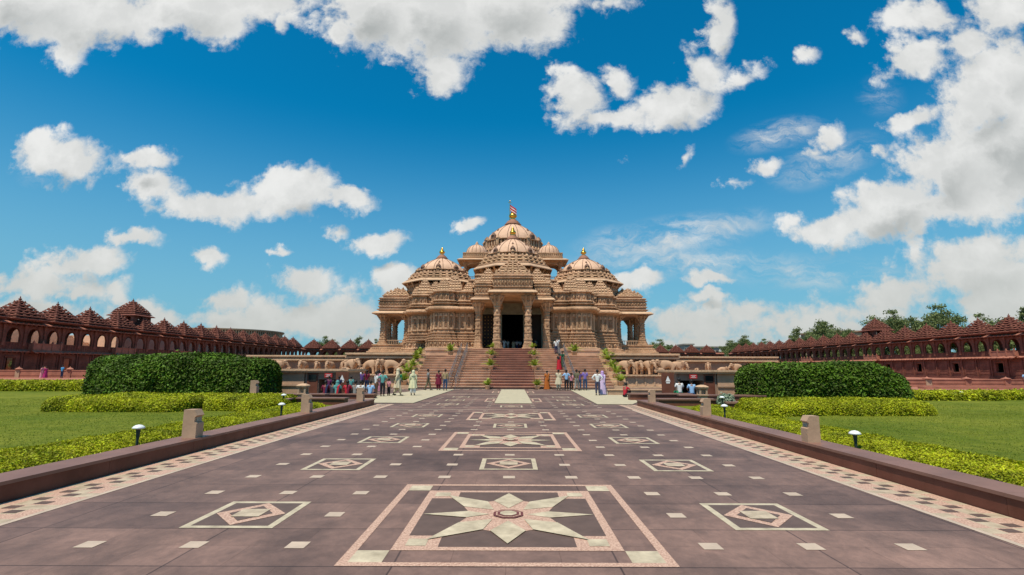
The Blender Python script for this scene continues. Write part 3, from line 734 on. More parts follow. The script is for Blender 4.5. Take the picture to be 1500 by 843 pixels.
    # side pavilion
    px0, px1 = (-20.0,-14.7) if sgn < 0 else (14.7,20.0); pc = sgn*17.4
    b = MB(); pb = rect(pc-2.5, pc+2.5, 75.2, 83.6)
    b.stack(pb, [(3.9,.9),(4.15,.9),(4.2,.65),(4.4,.65),(4.45,.42),(4.7,.42),(4.75,.2),(5.0,.2),(5.05,.35),(5.2,.35),(5.22,0)])
    carve_band(b, pb, 4.5,4.68,.3,.42,'dentil'); b.build('pavilion_base', TP, T)
    b = MB(); pr_ = rect(pc-2.1, pc+2.3, 75.4, 83.4) if sgn > 0 else rect(pc-2.3, pc+2.1, 75.4, 83.4)
    if sgn > 0: pr_ = rect(pc-2.7, pc+2.2, 75.4, 83.4)
    else: pr_ = rect(pc-2.2, pc+2.7, 75.4, 83.4)
    eave(b, pr_, 9.9, .75, .14, .32); b.stack(pr_, [(9.4,-.2),(9.6,-.05),(9.9,0)], True)
    b.stack(pr_, mouldings(10.04,10.9,2,.16,-.05,-.05)+[(10.92,-.08),(11.4,-.1)]+mouldings(11.43,12.05,2,.15,-.1,-.06)); carve_band(b, pr_, 10.95,11.36,.45,-.08,'medallion')
    b.stack(rect(pc-1.9,pc+1.9,76.5,82.3), [(12.0,-.05),(12.3,-.05),(12.35,.1),(12.5,.1)])
    samvarana(b, pc, 79.4, 1.85, 2.6, 12.45, 14.0, 4, 1.0, False, 1.4)
    for q in (-.45,.45): b.lathe(pc+q, 79.4, [(.15,13.5),(.2,13.7),(.08,13.8),(.14,13.95),(.01,14.2)], 8, True)
    b.build('pavilion_roof', TP, T)
    for (x, y) in ((18.95,76.1),(18.95,79.5),(18.75,82.8),(15.45,76.1),(15.45,82.8)):
        b = MB(); column(b, sgn*x, y, 5.2, 9.6, .44, True); b.build('pavilion_column', TP, T)
    b = MB(); xa, xb = (15.6,18.9) if sgn > 0 else (-18.9,-15.6)
    b.box(xa,xb,75.95,76.05,5.75,5.85)
    for k in range(14): b.box(xa+k*(xb-xa)/13-.03, xa+k*(xb-xa)/13+.03, 75.97,76.03,5.2,5.75)
    b.build('pavilion_railing', [M['temple_pale']], T)
    # arches between pavilion columns
    b = MB()
    for yy_ in (76.1,82.8):
        hw_ = 1.55; xc = sgn*17.25
        for k in range(12):
            t0 = -hw_+k*2*hw_/12; t1 = t0+2*hw_/12; f = lambda t: 1.35*(1-abs(t/hw_)**2.2)**.6 if abs(t) < hw_ else 0
            h0, h1 = f(t0), f(t1)
            b.loft([[(xc+t0,yy_-.12,8.1+h0),(xc+t1,yy_-.12,8.1+h1),(xc+t1,yy_-.12,9.58),(xc+t0,yy_-.12,9.58)],[(xc+t0,yy_+.12,8.1+h0),(xc+t1,yy_+.12,8.1+h1),(xc+t1,yy_+.12,9.58),(xc+t0,yy_+.12,9.58)]])
    b.build('pavilion_arch', TP, T)
# door wall and dark hall
b = MB(); b.box(-5.04,5.04,79.2,79.6,4.05,10.9); b.box(-5.04,-4.9,70.2,79.2,4.05,10.2); b.box(4.9,5.04,70.2,79.2,4.05,10.2); b.box(-5.0,5.0,70.2,79.2,10.0,10.2); b.build('hall_interior', [M['dark']], T)
b = MB()
for x0, x1 in ((-5.04,-4.0),(-2.55,-1.42),(1.42,2.5),(3.85,5.04)):
    b.box(x0,x1,69.6,70.15,4.05,9.0)
    if x1-x0 > .9:
        for q in (0,1): b.box(x0+.06 if q == 0 else x1-.24, x0+.24 if q == 0 else x1-.06, 69.5,69.598,4.05,8.95)
b.box(-5.04,5.04,69.5,70.15,9.0,11.0)
for z in (9.05,9.75,10.4): b.box(-5.04,5.04,69.4,69.498,z,z+.12)
for k in range(26): b.box(-4.95+k*.39,-4.95+k*.39+.2,69.42,69.498,9.25,9.7); 
for k in range(26): b.box(-4.95+k*.39,-4.95+k*.39+.26,69.44,69.498,9.95,10.35)
b.build('door_surround', [M['frame']], T)
b = MB(); b.box(-3.98,-2.57,69.75,69.85,4.05,8.98); dl = b.build('door_leaf', [M['door']], T)
b = MB()
for i in range(3):
    for j in range(10): b.ball((-3.7+i*.43, 69.74, 4.5+j*.46), .06, .05, .06, 8, 5)
b.build('stud', [M['gold']], dl)
b = MB(); b.box(2.52,3.83,69.95,70.05,4.05,8.98); b.build('door_leaf', [M['door']], T)
# porch columns
for x, y, z1 in ((-1.86,62,10.65),(1.86,62,10.65)):
    b = MB(); column(b, x, y, 4.04, z1, .42); b.build('porch_column', TP, T)
for x in (-4.25,4.25):
    b = MB(); column(b, x, 64, 4.04, 10.0, .38); b.build('porch_column', TP, T)
    b = MB(); column(b, x, 67.6, 4.04, 10.0, .34); b.build('porch_column', TP, T)
for x in (-1.86,1.86):
    b = MB(); column(b, x, 67.2, 4.04, 10.0, .3); b.build('porch_column', TP, T)
# porch roof
b = MB()
pc_ = rect(-2.5,2.5,61.3,69.5); ps_l = rect(-4.75,-2.52,63.3,69.5); ps_r = rect(2.52,4.75,63.3,69.5)
b.stack(pc_, [(10.45,-.2),(10.6,0),(10.75,.05)], True); eave(b, pc_, 10.95, .45, .14, .25)
b.stack(rect(-2.3,2.3,61.9,69.4), mouldings(11.0,11.7,2,.13,0,-.02)+[(11.72,-.02),(12.45,-.04)]+mouldings(12.48,13.1,2,.14,-.04,-.06)); carve_band(b, rect(-2.3,2.3,61.9,69.4), 11.78,12.4,.42,-.02,'medallion')
for p_ in (ps_l, ps_r):
    b.stack(p_, [(9.8,-.15),(9.95,0),(10.1,.03)], True); eave(b, p_, 10.3, .45, .13, .25)
    q_ = offset(p_, -.12); b.stack(q_, mouldings(10.35,11.0,2,.12,0,-.02)+[(11.02,-.02),(11.7,-.04)]+mouldings(11.73,12.4,2,.13,-.04,-.06)); carve_band(b, q_, 11.06,11.66,.42,-.02,'medallion')
b.build('porch_roof', TP, T)
for (x,y,hw,hd,z0,z1,t) in ((0,64.6,2.15,2.0,13.1,15.5,6),(-3.1,65.2,1.05,1.2,12.4,14.5,5),(3.1,65.2,1.05,1.2,12.4,14.5,5),(-4.6,68.6,.8,.8,12.3,14.0,4),(4.6,68.6,.8,.8,12.3,14.0,4)):
    b = MB(); samvarana(b, x, y, hw, hd, z0, z1, t, 1.0, abs(x) > .1); b.build('roof_pyramid', TP, T)
b = MB(); 
for k in range(-4,5): kuta(b, k*.5, 62.15, 13.1, .28, .7)
b.build('roof_pyramid', TP, T)
# upper storey carrying the domes
up = [(-5.0,68.8),(5.0,68.8),(5.0,73),(6.2,73),(6.2,96),(-6.2,96),(-6.2,73),(-5.0,73)]
b = MB(); b.stack(up, mouldings(10.95,14.4,7,.16,0,-.1)); carve_band(b, up, 13.2,13.9,.6,0,'medallion')
b.build('upper_storey', TP, T)
b = MB(); fo = ngon(0,76,4.75/math.cos(PI/8),8)
b.stack(fo, mouldings(14.2,15.8,3,.12,-.3,.0)); eave(b, fo, 16.25, .95, .16, .45)
for k in range(24):
    a = 2*PI*k/24; b.tube((4.5*math.cos(a),76+4.5*math.sin(a),14.9),(5.35*math.cos(a),76+5.35*math.sin(a),15.95),.09,.17,5)
oct_tiers(b, 0, 76, 4.1, 4.95, 17.7, 16.3, 3, 4)
b.build('dome_base', TP, T)
dome_parts(T, 0, 76, 3.5, 18.3, 20.85, .75, 16, 1.15, .8, 3.8, None, 'dome')
b = MB(); b.stack(ngon(0,92,6.2/math.cos(PI/8),8), mouldings(14.2,19.5,8,.2,0,-.2)); oct_tiers(b, 0, 92, 5.2, 6.4, 22.6, 19.6, 5, 6)
b.build('dome_base', TP, T)
dome_parts(T, 0, 92, 4.75, 24.2, 27.6, 1.15, 16, 1.75, 1.5, 5.0, None, 'dome')
# flag pole with striped flag
b = MB(); b.tube((-.62,91.5,27.6),(-.55,91.5,32.1),.05,.035,8); b.ball((-.55,91.5,32.1),.12,.12,.12); b.box(-.85,-.25,91.46,91.54,31.75,31.84)
fp = b.build('flagpole', [M['gold']], T)
b = MB(); nst = 7
for i in range(nst):
    b.m = 1 if i in (2,5) else 0
    for j in range(8):
        x0 = -.53+j*.15; x1 = x0+.15; yv = lambda x: 91.5+.10*math.sin((x+.5)*6)
        z0 = lambda x, i=i: 31.45-(x+.53)*.75-i*.17
        b.add([(x0,yv(x0),z0(x0)),(x1,yv(x1),z0(x1)),(x1,yv(x1),z0(x1)-.16),(x0,yv(x0),z0(x0)-.16),(x0,yv(x0)+.012,z0(x0)),(x1,yv(x1)+.012,z0(x1)),(x1,yv(x1)+.012,z0(x1)-.16),(x0,yv(x0)+.012,z0(x0)-.16)],
              [(0,1,2,3),(7,6,5,4),(0,4,5,1),(3,2,6,7),(1,5,6,2),(0,3,7,4)])
b.build('flag', [M['flag_red'], M['flag_white']], fp)

# ------------------------------------------------------------------ staircase
S = empty('staircase', (0,0,0), 0, 'wide reddish stone staircase climbing to the temple porch', 'staircase')
def flight(name, x0, x1, y0, y1, z0, z1, n, m, name2=None):
    b = MB()
    for i in range(n):
        ya = y0+(y1-y0)*i/n; z = z0+(z1-z0)*(i+1)/n
        b.box(x0,x1,ya,y1+.3,z0-.1 if i == 0 else z-(z1-z0)/n,z-.045)
        b.box(x0,x1,ya-.09,y1+.3,z-.06,z)
    return b.build(name, m, S)
flight('flight', -8.9,-5.35,46,55,0,3.15,13,M['step'])
flight('flight', 5.35,8.9,46,55,0,3.15,13,M['step'])
flight('flight', -5.3,-2.1,46.3,59.8,0,4.02,17,M['step'])
flight('flight', 2.1,5.3,46.3,59.8,0,4.02,17,M['step'])
flight('flight', -2.05,2.05,46.0,59.8,0,4.03,17,M['step2'])
for s in (-1,1):
    b = MB()
    x0, x1 = (5.35,9.6) if s > 0 else (-9.6,-5.35)
    b.box(x0,x1,55,66,2.2,3.15); b.box(x0 if s > 0 else x0+.0, x1, 57.5,66,3.15,3.75); b.box(x0,x1,57.4,57.9,3.75,4.0)
    b.build('landing', M['step'], S)
for s in (-1,1):
    b = MB()
    for i in range(10):   # stepped cheek wall carrying the palms
        x0, x1 = (8.95,10.3) if s > 0 else (-10.3,-8.95)
        b.box(x0,x1,46.2+i*.9,56,(i)*.31,(i+1)*.31)
    b.build('cheek_wall', M['temple_pale'], S)
for s in (-1,1):
    for off in (-.32,.32):
        b = MB(); x = s*5.33+off
        P0, P1 = Vector((x,46.2,0)), Vector((x,57.8,3.55))
        b.tube(P0+Vector((0,0,1.0)), P1+Vector((0,0,1.0)), .035); b.tube(P0+Vector((0,0,.55)), P1+Vector((0,0,.55)), .022)
        for k in range(11): p = P0.lerp(P1,k/10); b.tube(p-Vector((0,0,.1)), p+Vector((0,0,1.0)), .028)
        b.build('handrail', M['steel'], S)

# ------------------------------------------------------------------ elephant plinths
def plinth(s):
    o = empty('carved_plinth', (0,0,0), 0, ('carved stone plinth with a ledge of elephants on the %s of the staircase' % ('left' if s < 0 else 'right')), 'plinth', 'elephant plinths beside the stairs')
    def X(a, b_): return (s*a, s*b_) if s > 0 else (s*b_, s*a)
    b = MB(); x0, x1 = X(9.7, 16.6)
    b.box(x0,x1,50,54,0,1.02); b.box(x0,x1,49.85,54,1.02,1.10); b.box(x0,x1,49.75,54,1.10,1.22); b.box(x0,x1,49.9,50,.0,.18)
    x2, x3 = X(16.6, 29)
    for k in range(8): xx = x0+.25+k*.86; b.box(xx,xx+.16,49.93,49.998,.2,1.0)
    for k in range(14): xx = x0+.12+k*.49; b.box(xx,xx+.3,49.72,49.748,1.12,1.2)
    b.box(x2,x3,55,59,0,1.1); b.box(x2,x3,54.8,59,1.1,1.26)
    b.build('ledge', M['temple_pale'], o)
    b = MB(); b.box(x0,x1,53,60,1.22,2.75); b.box(x2,x3,57.5,66,1.26,2.6)
    for k in range(8): xx = x0+.4+k*.88; b.box(xx,xx+.14,52.88,53,1.22,2.7)
    b.build('back_wall', M['buff_dark'], o)
    b = MB(); b.box(x0,x1,52.0,60,2.75,2.92); b.box(x0,x1,52.2,60,2.92,3.12); b.box(x0,x1,51.85,60,3.12,3.3)
    b.box(x2,x3,57.1,66,2.6,2.76); b.box(x2,x3,57.3,66,2.76,3.0); b.box(x2,x3,57.0,66,3.0,3.16)
    for k in range(60):
        xx = x0+.1+k*.115
        if xx < x1-.1: b.box(xx,xx+.06,52.1,52.2,2.95,3.1)
    for k in range(100):
        xx = x2+.05+k*.124
        if xx < x3-.1: b.box(xx,xx+.07,57.2,57.3,2.79,2.97)
    b.build('cornice', M['temple_pale'], o)
    b = MB(); b.box(*X(9.7,30),60.5,61,3.3,3.5); 
    return o
plinth(-1); plinth(1)
b = MB(); b.box(-29,29,59,100,0,2.55); b.box(-24,24,61,98,2.55,2.95)
tag(b.build('terrace', M['buff_dark']), 'raised stone terrace under the temple', None, None, 'structure')

# ---- skin-modifier bodies
def skin_mesh(verts, edges, radii, sub=1, root=0):
    me = bpy.data.meshes.new('tmp'); me.from_pydata(verts, edges, []); me.update()
    o = bpy.data.objects.new('tmp', me); COL.objects.link(o)
    sm = o.modifiers.new('skin', 'SKIN')
    if not me.skin_vertices: bpy.context.view_layer.objects.active = o
    lay = me.skin_vertices[0].data if len(me.skin_vertices) else me.attributes.new('skin','FLOAT_VECTOR','POINT').data
    for i, r in enumerate(radii):
        lay[i].radius = (r, r) if not isinstance(r, tuple) else r
        lay[i].use_root = (i == root)
    sm.use_smooth_shade = True
    ss = o.modifiers.new('sub', 'SUBSURF'); ss.levels = sub
    dg = bpy.context.evaluated_depsgraph_get(); dg.update()
    ev = o.evaluated_get(dg); r = bpy.data.meshes.new_from_object(ev)
    bpy.data.objects.remove(o); bpy.data.meshes.remove(me)
    r.polygons.foreach_set('use_smooth', [True]*len(r.polygons))
    return r
def merge_mesh(me, mb):
    """append a finished skin mesh to a builder"""
    mb.add([tuple(v.co) for v in me.vertices], [tuple(p.vertices) for p in me.polygons], True)

def elephant_mesh(trunk='down', legphase=0, sit=False):
    V = []; E_ = []; Rr = []
    def ch(pts, link=None):
        prev = link
        for (p, r) in pts:
            V.append(p); Rr.append(r); i = len(V)-1
            if prev is not None: E_.append((prev, i))
            prev = i
        return prev
    # faces +X, height ~1.45 at back, feet at z 0
    ch([((-.62,0,.92),(.30,.34)),((-.35,0,.98),(.38,.40)),((0,0,1.0),(.40,.42)),((.32,0,1.02),(.34,.36)),((.60,0,1.12),(.20,.24)),((.85,0,1.18),(.24,.25))])  # 0..5
    tr = {'down': [(1.06,0,.98),(1.14,0,.70),(1.13,0,.42),(1.20,0,.2)], 'up': [(1.08,0,1.02),(1.28,0,.92),(1.46,0,1.08),(1.5,0,1.32)], 'curl': [(1.08,0,.96),(1.18,0,.66),(1.02,0,.42),(.84,0,.48)], 'out': [(1.08,0,.98),(1.26,0,.74),(1.52,0,.62),(1.78,0,.68)]}[trunk]
    ch([(p, r) for p, r in zip(tr, (.13,.10,.075,.05))], 5)
    a = .10*legphase
    for (x, y, dx, par) in ((-.60,.20,a,0),(-.60,-.20,-a,0),(.34,.20,-a,3),(.34,-.20,a,3)):
        ch([((x,y,.62),.17),((x+dx*.5+.02,y,.34),.125),((x+dx,y,.06),.13),((x+dx+.02,y,0.0),.14)], par)
    ch([((-.95,0,.90),.05),((-1.0,0,.6),.03),((-1.0,0,.42),.045)], 0)
    me = skin_mesh(V, E_, Rr, 2)
    b = MB(); merge_mesh(me, b)
    b.ball((.80,0,1.30),.20,.22,.17,14,10)                                     # domed brow
    for s in (-1,1):
        # ear: big flap
        b.M = Matrix.Translation((.66,s*.25,1.08)) @ Matrix.Rotation(s*R(18),4,'Z') @ Matrix.Rotation(s*R(-12),4,'X')
        b.ball((-.06,0,0),.22,.035,.30,14,8); b.ball((-.05,0,-.16),.15,.03,.18,12,8); b.M = None
        b.tube((1.0,s*.11,.90),(1.22,s*.15,.80),.035,.028,8); b.tube((1.22,s*.15,.80),(1.36,s*.14,.86),.028,.006,8)   # tusk
        b.ball((.98,s*.20,1.20),.025,.02,.025,6,5)
    return b
EM = {k: elephant_mesh(t, l) for k, t, l in (('a','down',1),('b','curl',-1),('c','up',1.2),('d','out',.6))}
EO = {k: v.build('elephant_statue', M['elephant']) for k, v in EM.items()}
used = set()
def elephant(k, x, y, z, s, rz, label, grp='large carved elephants on the plinth ledges'):
    if k not in used: o = EO[k]; used.add(k)
    else: o = EO[k].copy(); COL.objects.link(o)
    o.location = (x, y, z); o.scale = (s,s,s); o.rotation_euler[2] = rz
    tag(o, label, 'elephant statue', grp)
    return o
zl = 1.22
for row in (
 ('d',-9.9,51.6,1.0,200,'half hidden carved elephant behind the left row of palms, nearest the stairs'),
 ('c',-12.0,51.5,1.0,188,'carved elephant facing the stairs left side with raised trunk, right of the head-on pair'),
 ('a',-12.9,51.9,.98,255,'carved elephant seen head on between two sideways ones left of the stairs'),
 ('a',-13.9,51.6,1.0,-20,'broad carved elephant turned to the right beside the small calf, left of the stairs'),
 ('b',-15.8,51.6,1.05,-35,'outermost big carved elephant on the near left ledge, its head lowered'),
 ('b',-10.9,51.0,.48,170,'small calf statue with bent trunk just left of the palms'),
 ('a',-14.6,50.8,.46,-60,'small calf statue standing between two big elephants left of the stairs'),
 ('d',-16.0,50.7,.45,180,'low calf statue lying against the outermost big elephant on the left'),
 ('a',11.0,51.6,1.0,-45,'carved elephant nearest the stairs on the right ledge, rump to the palms'),
 ('b',12.35,51.8,.95,-80,'carved elephant with curled trunk seen head on, second from the right palms'),
 ('a',13.35,51.7,1.0,-65,'third carved elephant from the palms on the right ledge, facing out'),
 ('c',15.1,51.6,1.03,175,'large carved elephant facing left with trunk lifted, right of the calf'),
 ('a',16.2,52.0,.95,5,'outermost big carved elephant on the right ledge, turned away right'),
 ('b',14.3,50.8,.5,190,'small calf statue under the lifted trunk on the right ledge'),
 ('d',10.2,52.2,.9,10,'half hidden carved elephant behind the right row of palms')):
    elephant(row[0], row[1], row[2], zl, row[3], R(row[4]), row[5])
for i, (k, x, s, rz, lab) in enumerate((
 ('b',-25.2,.95,10,'rounded elephant statue at the far left end of the distant ledge, above the left kiosk'),
 ('a',-23.9,.45,-70,'tiny statue next to the rounded one on the distant left ledge'),
 ('a',-22.4,.9,-95,'distant elephant statue facing out, first of four above the left kiosk sign'),
 ('b',-20.9,.85,-80,'distant elephant statue, second of four above the left kiosk sign'),
 ('a',-19.5,.88,-100,'distant elephant statue, third of four above the left kiosk sign'),
 ('b',-18.1,.92,-60,'distant elephant statue, fourth of four, beside the white-shirted man'),
 ('a',-17.2,.5,-110,'small distant calf statue next to the fourth elephant on the left'),
 ('a',18.2,.85,-70,'distant elephant statue right of the big right-hand herd'),
 ('b',19.7,.45,-90,'tiny distant statue between two elephants above the right kiosk'),
 ('a',21.0,.85,-110,'distant elephant statue above the red sign of the right kiosk'),
 ('d',22.5,.55,-10,'low distant elephant statue lying down above the right kiosk'),
 ('d',24.1,.8,185,'distant elephant statue facing left with outstretched trunk above the right kiosk'),
 ('c',25.6,.6,0,'distant elephant statue with raised trunk near the right end of the ledge'),
 ('b',27.2,.6,-90,'last small elephant statue at the far right end of the ledge'))):
    elephant(k, x, 56.3, 1.26, s, R(rz), lab, 'distant carved elephants on the far ledges')
for k in EO:
    if k not in used: bpy.data.objects.remove(EO[k])
# ------------------------------------------------------------------ kerb walls and low walls
def kerb(x0, x1, lab):
    o = empty('kerb_wall', (0,0,0), 0, lab, 'low wall', 'kerb walls along the forecourt')
    b = MB(); y = -12.0
    while y < 26.2:
        y2 = min(y+2.35, 26.2); b.box(x0+.002*(int(y*7)%3),x1-.002*(int(y*5)%3),y+.003,y2-.003,0,.235); y = y2
    b.build('wall_face', M['kerb'], o)
    b = MB(); y = -12.0
    s = -1 if x0 < 0 else 1
    while y < 26.2:
        y2 = min(y+2.35, 26.25); b.box(x0-.02,x1+.02,y+.002,y2-.002,.237,.285); y = y2
    b.build('coping', M['kerb_top'], o)
kerb(-7.35,-6.82,'long low brown stone kerb wall left of the inlaid path')
kerb(6.165,6.70,'long low brown stone kerb wall right of the inlaid path')
def lowwall(pts, h, w, lab, m='kerb', mt='kerb_top'):
    """free-standing wall along a polyline"""
    o = empty('low_wall', (0,0,0), 0, lab, 'low wall')
    b = MB(); c = MB()
    for (a, d) in zip(pts[:-1], pts[1:]):
        a = Vector(a); d = Vector(d); u = (d-a).normalized(); n = Vector((u.y,-u.x))
        for q, ww, z0, z1, e in ((b, w/2, 0, h-.07, 0), (c, w/2+.06, h-.068, h, .05)):
            P = [a-u*(w*.3+e)-n*ww, d+u*(w*.3+e)-n*ww, d+u*(w*.3+e)+n*ww, a-u*(w*.3+e)+n*ww]
            q.loft([[(p.x,p.y,z0) for p in P[::-1]],[(p.x,p.y,z1) for p in P[::-1]]])
    b.build('wall_face', M[m], o); c.build('coping', M[mt], o); return o
lowwall([(-13.9,28.9),(-10.2,28.6)], .42, .5, 'dark brown bench wall in front of the left kiosk, behind the front planter wall')
lowwall([(-10.6,24.0),(-11.0,26.2),(-8.3,26.0)], .36, .5, 'angled brown planter wall joining the far end of the left kerb')
lowwall([(-11.3,31.6),(-8.3,31.4)], .30, .55, 'brown bench wall with the seated crowd on it')
lowwall([(9.4,29.4),(13.6,29.0)], .40, .5, 'dark brown bench wall in front of the right kiosk')
lowwall([(7.3,26.1),(10.2,26.0),(9.8,23.6)], .36, .5, 'angled brown planter wall joining the far end of the right kerb')
lowwall([(6.9,30.6),(10.2,30.8)], .40, .5, 'brown bench wall behind the right kerb end, near the squatting man')
lowwall([(6.7,36.4),(10.2,36.2)], .42, .4, 'low buff wall beyond the right bench, under the elephant ledge', 'buff', 'temple_pale')

# stone marker posts
def post(x, y, z, s, flip, label, h=.60, w=.30):
    o = empty('stone_post', (x,y,z), 0, label, 'stone post', 'buff stone posts along the kerbs')
    b = MB(); a = w/2*s; f = 1 if flip else -1
    # side facing the path is notched near the top
    prof = [(-a,0),(a,0),(a,h*.52*s),(a-.05*s,h*.56*s),(a-.05*s,h*.74*s),(a*.98,h*.80*s),(a*.55,h*.98*s),(a*.5,h*s),(-a,h*s)]
    prof = [(px*f*-1, pz) for px, pz in prof]
    if f > 0: prof = prof[::-1]
    b.loft([[(px,-a*.92,pz) for px, pz in prof],[(px,a*.92,pz) for px, pz in prof]])
    b.build('block', M['buff'], o)
    b = MB(); b.box(f*-1*(a-.045*s)-.004, f*-1*(a-.045*s)+.004, -a*.5, a*.5, h*.58*s, h*.72*s); b.build('lamp_pane', M['frame'], o)
for x,y,z,s,fl,lab in ((-7.02,11.75,.285,1.0,False,'nearest buff stone post on the left kerb wall'),(-7.08,18.3,.285,1.0,False,'middle buff stone post on the left kerb wall'),(-7.05,24.6,.285,1.0,False,'farthest buff stone post on the left kerb wall, before the seated crowd'),
    (6.33,11.35,.285,.9,True,'nearest buff stone post on the right kerb wall'),(6.40,17.6,.285,.92,True,'middle buff stone post on the right kerb wall'),(6.42,24.4,.285,.95,True,'farthest buff stone post on the right kerb wall'),
    (-14.1,28.9,.42,1.15,False,'buff stone post at the end of the left bench wall, against the big hedge'),(13.6,29.1,.40,1.15,True,'buff stone post at the end of the right bench wall, against the big hedge')):
    post(x,y,z,s,fl,lab)
def garden_lamp(x, y, h, label, s=1.0):
    o = empty('garden_lamp', (x,y,.02), 0, label, 'garden lamp', 'mushroom garden lamps')
    b = MB(); b.lathe(0,0,[(.035*s,0),(.035*s,h*.6),(.05*s,h*.85),(.06*s,h)],10,True); b.build('pole', M['green_metal'], o)
    b = MB(); b.lathe(0,0,[(.05*s,h-.02),(.15*s,h),(.155*s,h+.012),(.13*s,h+.05*s),(.08*s,h+.085*s),(.01,h+.10*s)],20,True,0,True); b.build('lamp_shade', M['white_metal'], o)
for x,y,h,lab in ((-7.55,10.8,.56,'nearest white mushroom lamp in the left golden hedge'),(-7.6,17.5,.57,'white mushroom lamp before the left brown planter wall'),(-10.1,23.4,.57,'white mushroom lamp between the big left hedge and planter wall'),
    (6.98,10.9,.48,'nearest white mushroom lamp in the right golden hedge'),(6.95,17.4,.57,'white mushroom lamp before the right brown planter wall'),(8.95,22.6,.57,'white mushroom lamp beside the pale shrub, right'),
    (26.5,31.2,.45,'white mushroom lamp by the far right clipped hedge, before the parapet'),(32,31.4,.45,'rightmost white mushroom lamp before the far parapet')):
    garden_lamp(x,y,h,lab,.74)
def lantern(x, y, label):
    o = empty('stone_lantern', (x,y,0), 0, label, 'stone lantern', 'carved stone lanterns'); o.scale = (.74,.74,.74)
    b = MB(); b.stack(rect(-.28,.28,-.28,.28),[(0,.06),(.1,.06),(.14,0),(.55,-.03),(.6,.05),(.68,.05),(.7,-.02)]); b.build('pedestal', M['buff'], o)
    b = MB()
    for dx in (-1,1):
        for dy in (-1,1): b.box(dx*.22-.06,dx*.22+.06,dy*.22-.06,dy*.22+.06,.7,1.06)
    b.box(-.10,.10,-.10,.10,.7,1.06)
    b.stack(rect(-.3,.3,-.3,.3),[(1.06,-.05),(1.08,.03),(1.14,.05),(1.16,.0)],True); b.build('light_box', M['buff'], o)
    b = MB(); b.stack(rect(-.3,.3,-.3,.3),[(1.16,.05),(1.2,.06),(1.24,.02),(1.30,-.08),(1.34,-.22)],True); b.build('cap', M['temple_pale'], o)
lantern(-10.85,27.4,'carved stone lantern with square cap in front of the left kiosk')
lantern(9.8,27.3,'carved stone lantern with square cap in front of the right kiosk')

# ------------------------------------------------------------------ kiosks at the crowd's back
def kiosk(s, label):
    o = empty('kiosk', (0,0,0), 0, label, 'kiosk', 'stone kiosks flanking the stairs')
    Y0 = 34.6; KO = .55 if s < 0 else .35
    def B(mb, a, c, y0, y1, z0, z1):
        a += KO; c += KO; mb.box(min(s*a,s*c),max(s*a,s*c),y0,y1,z0,z1)
    b = MB()
    # battered tan block at the outer side
    xo0, xo1 = 13.1+KO, 15.1+KO
    ring = lambda a, c, y0, z: [(min(s*a,s*c),y0,z),(max(s*a,s*c),y0,z),(max(s*a,s*c),38.4,z),(min(s*a,s*c),38.4,z)]
    b.loft([ring(xo0,xo1,Y0,0),ring(xo0,xo1,Y0,.62)]); b.loft([ring(xo0,xo1+.02,Y0-.08,.62),ring(xo0,xo1+.02,Y0-.08,.72)]); b.loft([ring(xo0+.05,xo1-.05,Y0+.05,.722),ring(xo0+.05,xo1-.28,Y0+.1,1.5)])
    b.build('wall', M['buff'], o)
    b = MB(); B(b,12.2,13.08,Y0+.1,38,0,1.5); B(b,10.6,12.2,Y0+.1,38,1.05,1.5); B(b,10.45,10.62,Y0+.1,38,0,1.5); b.build('wall', M['buff_dark'], o)
    b = MB(); B(b,10.3,15.0,Y0-.12,38.5,1.5,1.60); B(b,10.2,15.1,Y0-.2,38.6,1.602,1.72); b.build('roof', M['temple_pale'], o)
    b = MB(); B(b,12.25,12.95,Y0+.05,Y0+.1,.05,1.45); b.build('door', M['kerb'], o)
    b = MB(); B(b,12.35,12.85,Y0+.02,Y0+.048,.95,1.35); b.build('window', M['glassdark'], o)
    b = MB(); B(b,10.62,12.2,37.4,37.5,0,1.05); B(b,11.3,11.36,Y0+.15,Y0+.2,0,1.05); b.build('service_opening', M['glassdark'], o)  # dark back sheet stands in for the shade inside the opening
    b = MB(); B(b,11.25,11.75,Y0-.145,Y0-.122,1.18,1.45); sg = b.build('sign', M['sign_red'], o)
    b = MB()
    for z in (1.36,1.29,1.23): B(b,11.33 if z != 1.29 else 11.4,11.67 if z != 1.29 else 11.6,Y0-.152,Y0-.146,z,z+.022)
    b.build('sign_lettering', [M['sign_white']], sg)
kiosk(-1,'buff stone kiosk with red sign behind the seated crowd'); kiosk(1,'buff stone kiosk with red sign right of the stairs, beside the hedge')
for s, lab in ((-1,'tall brown board with a white triangle behind the seated crowd, left'),(1,'tall brown board with a white triangle left of the right kiosk')):
    o = empty('sign_board', (s*10.95 if s < 0 else 10.0,33.9,0), 0, lab, 'sign board', 'brown triangle sign boards')
    b = MB(); b.box(-.40,.40,-.04,.04,0,1.55); b.build('panel', M['kerb'], o)
    b = MB(); b.loft([[(-.16,-.046,1.0),(.16,-.046,1.0),(.0,-.046,1.36)],[(-.16,-.042,1.0),(.16,-.042,1.0),(.0,-.042,1.36)]]); b.box(-.12,.12,-.047,-.042,.88,.96)
    b.build('triangle_symbol', M['sign_white'], o)

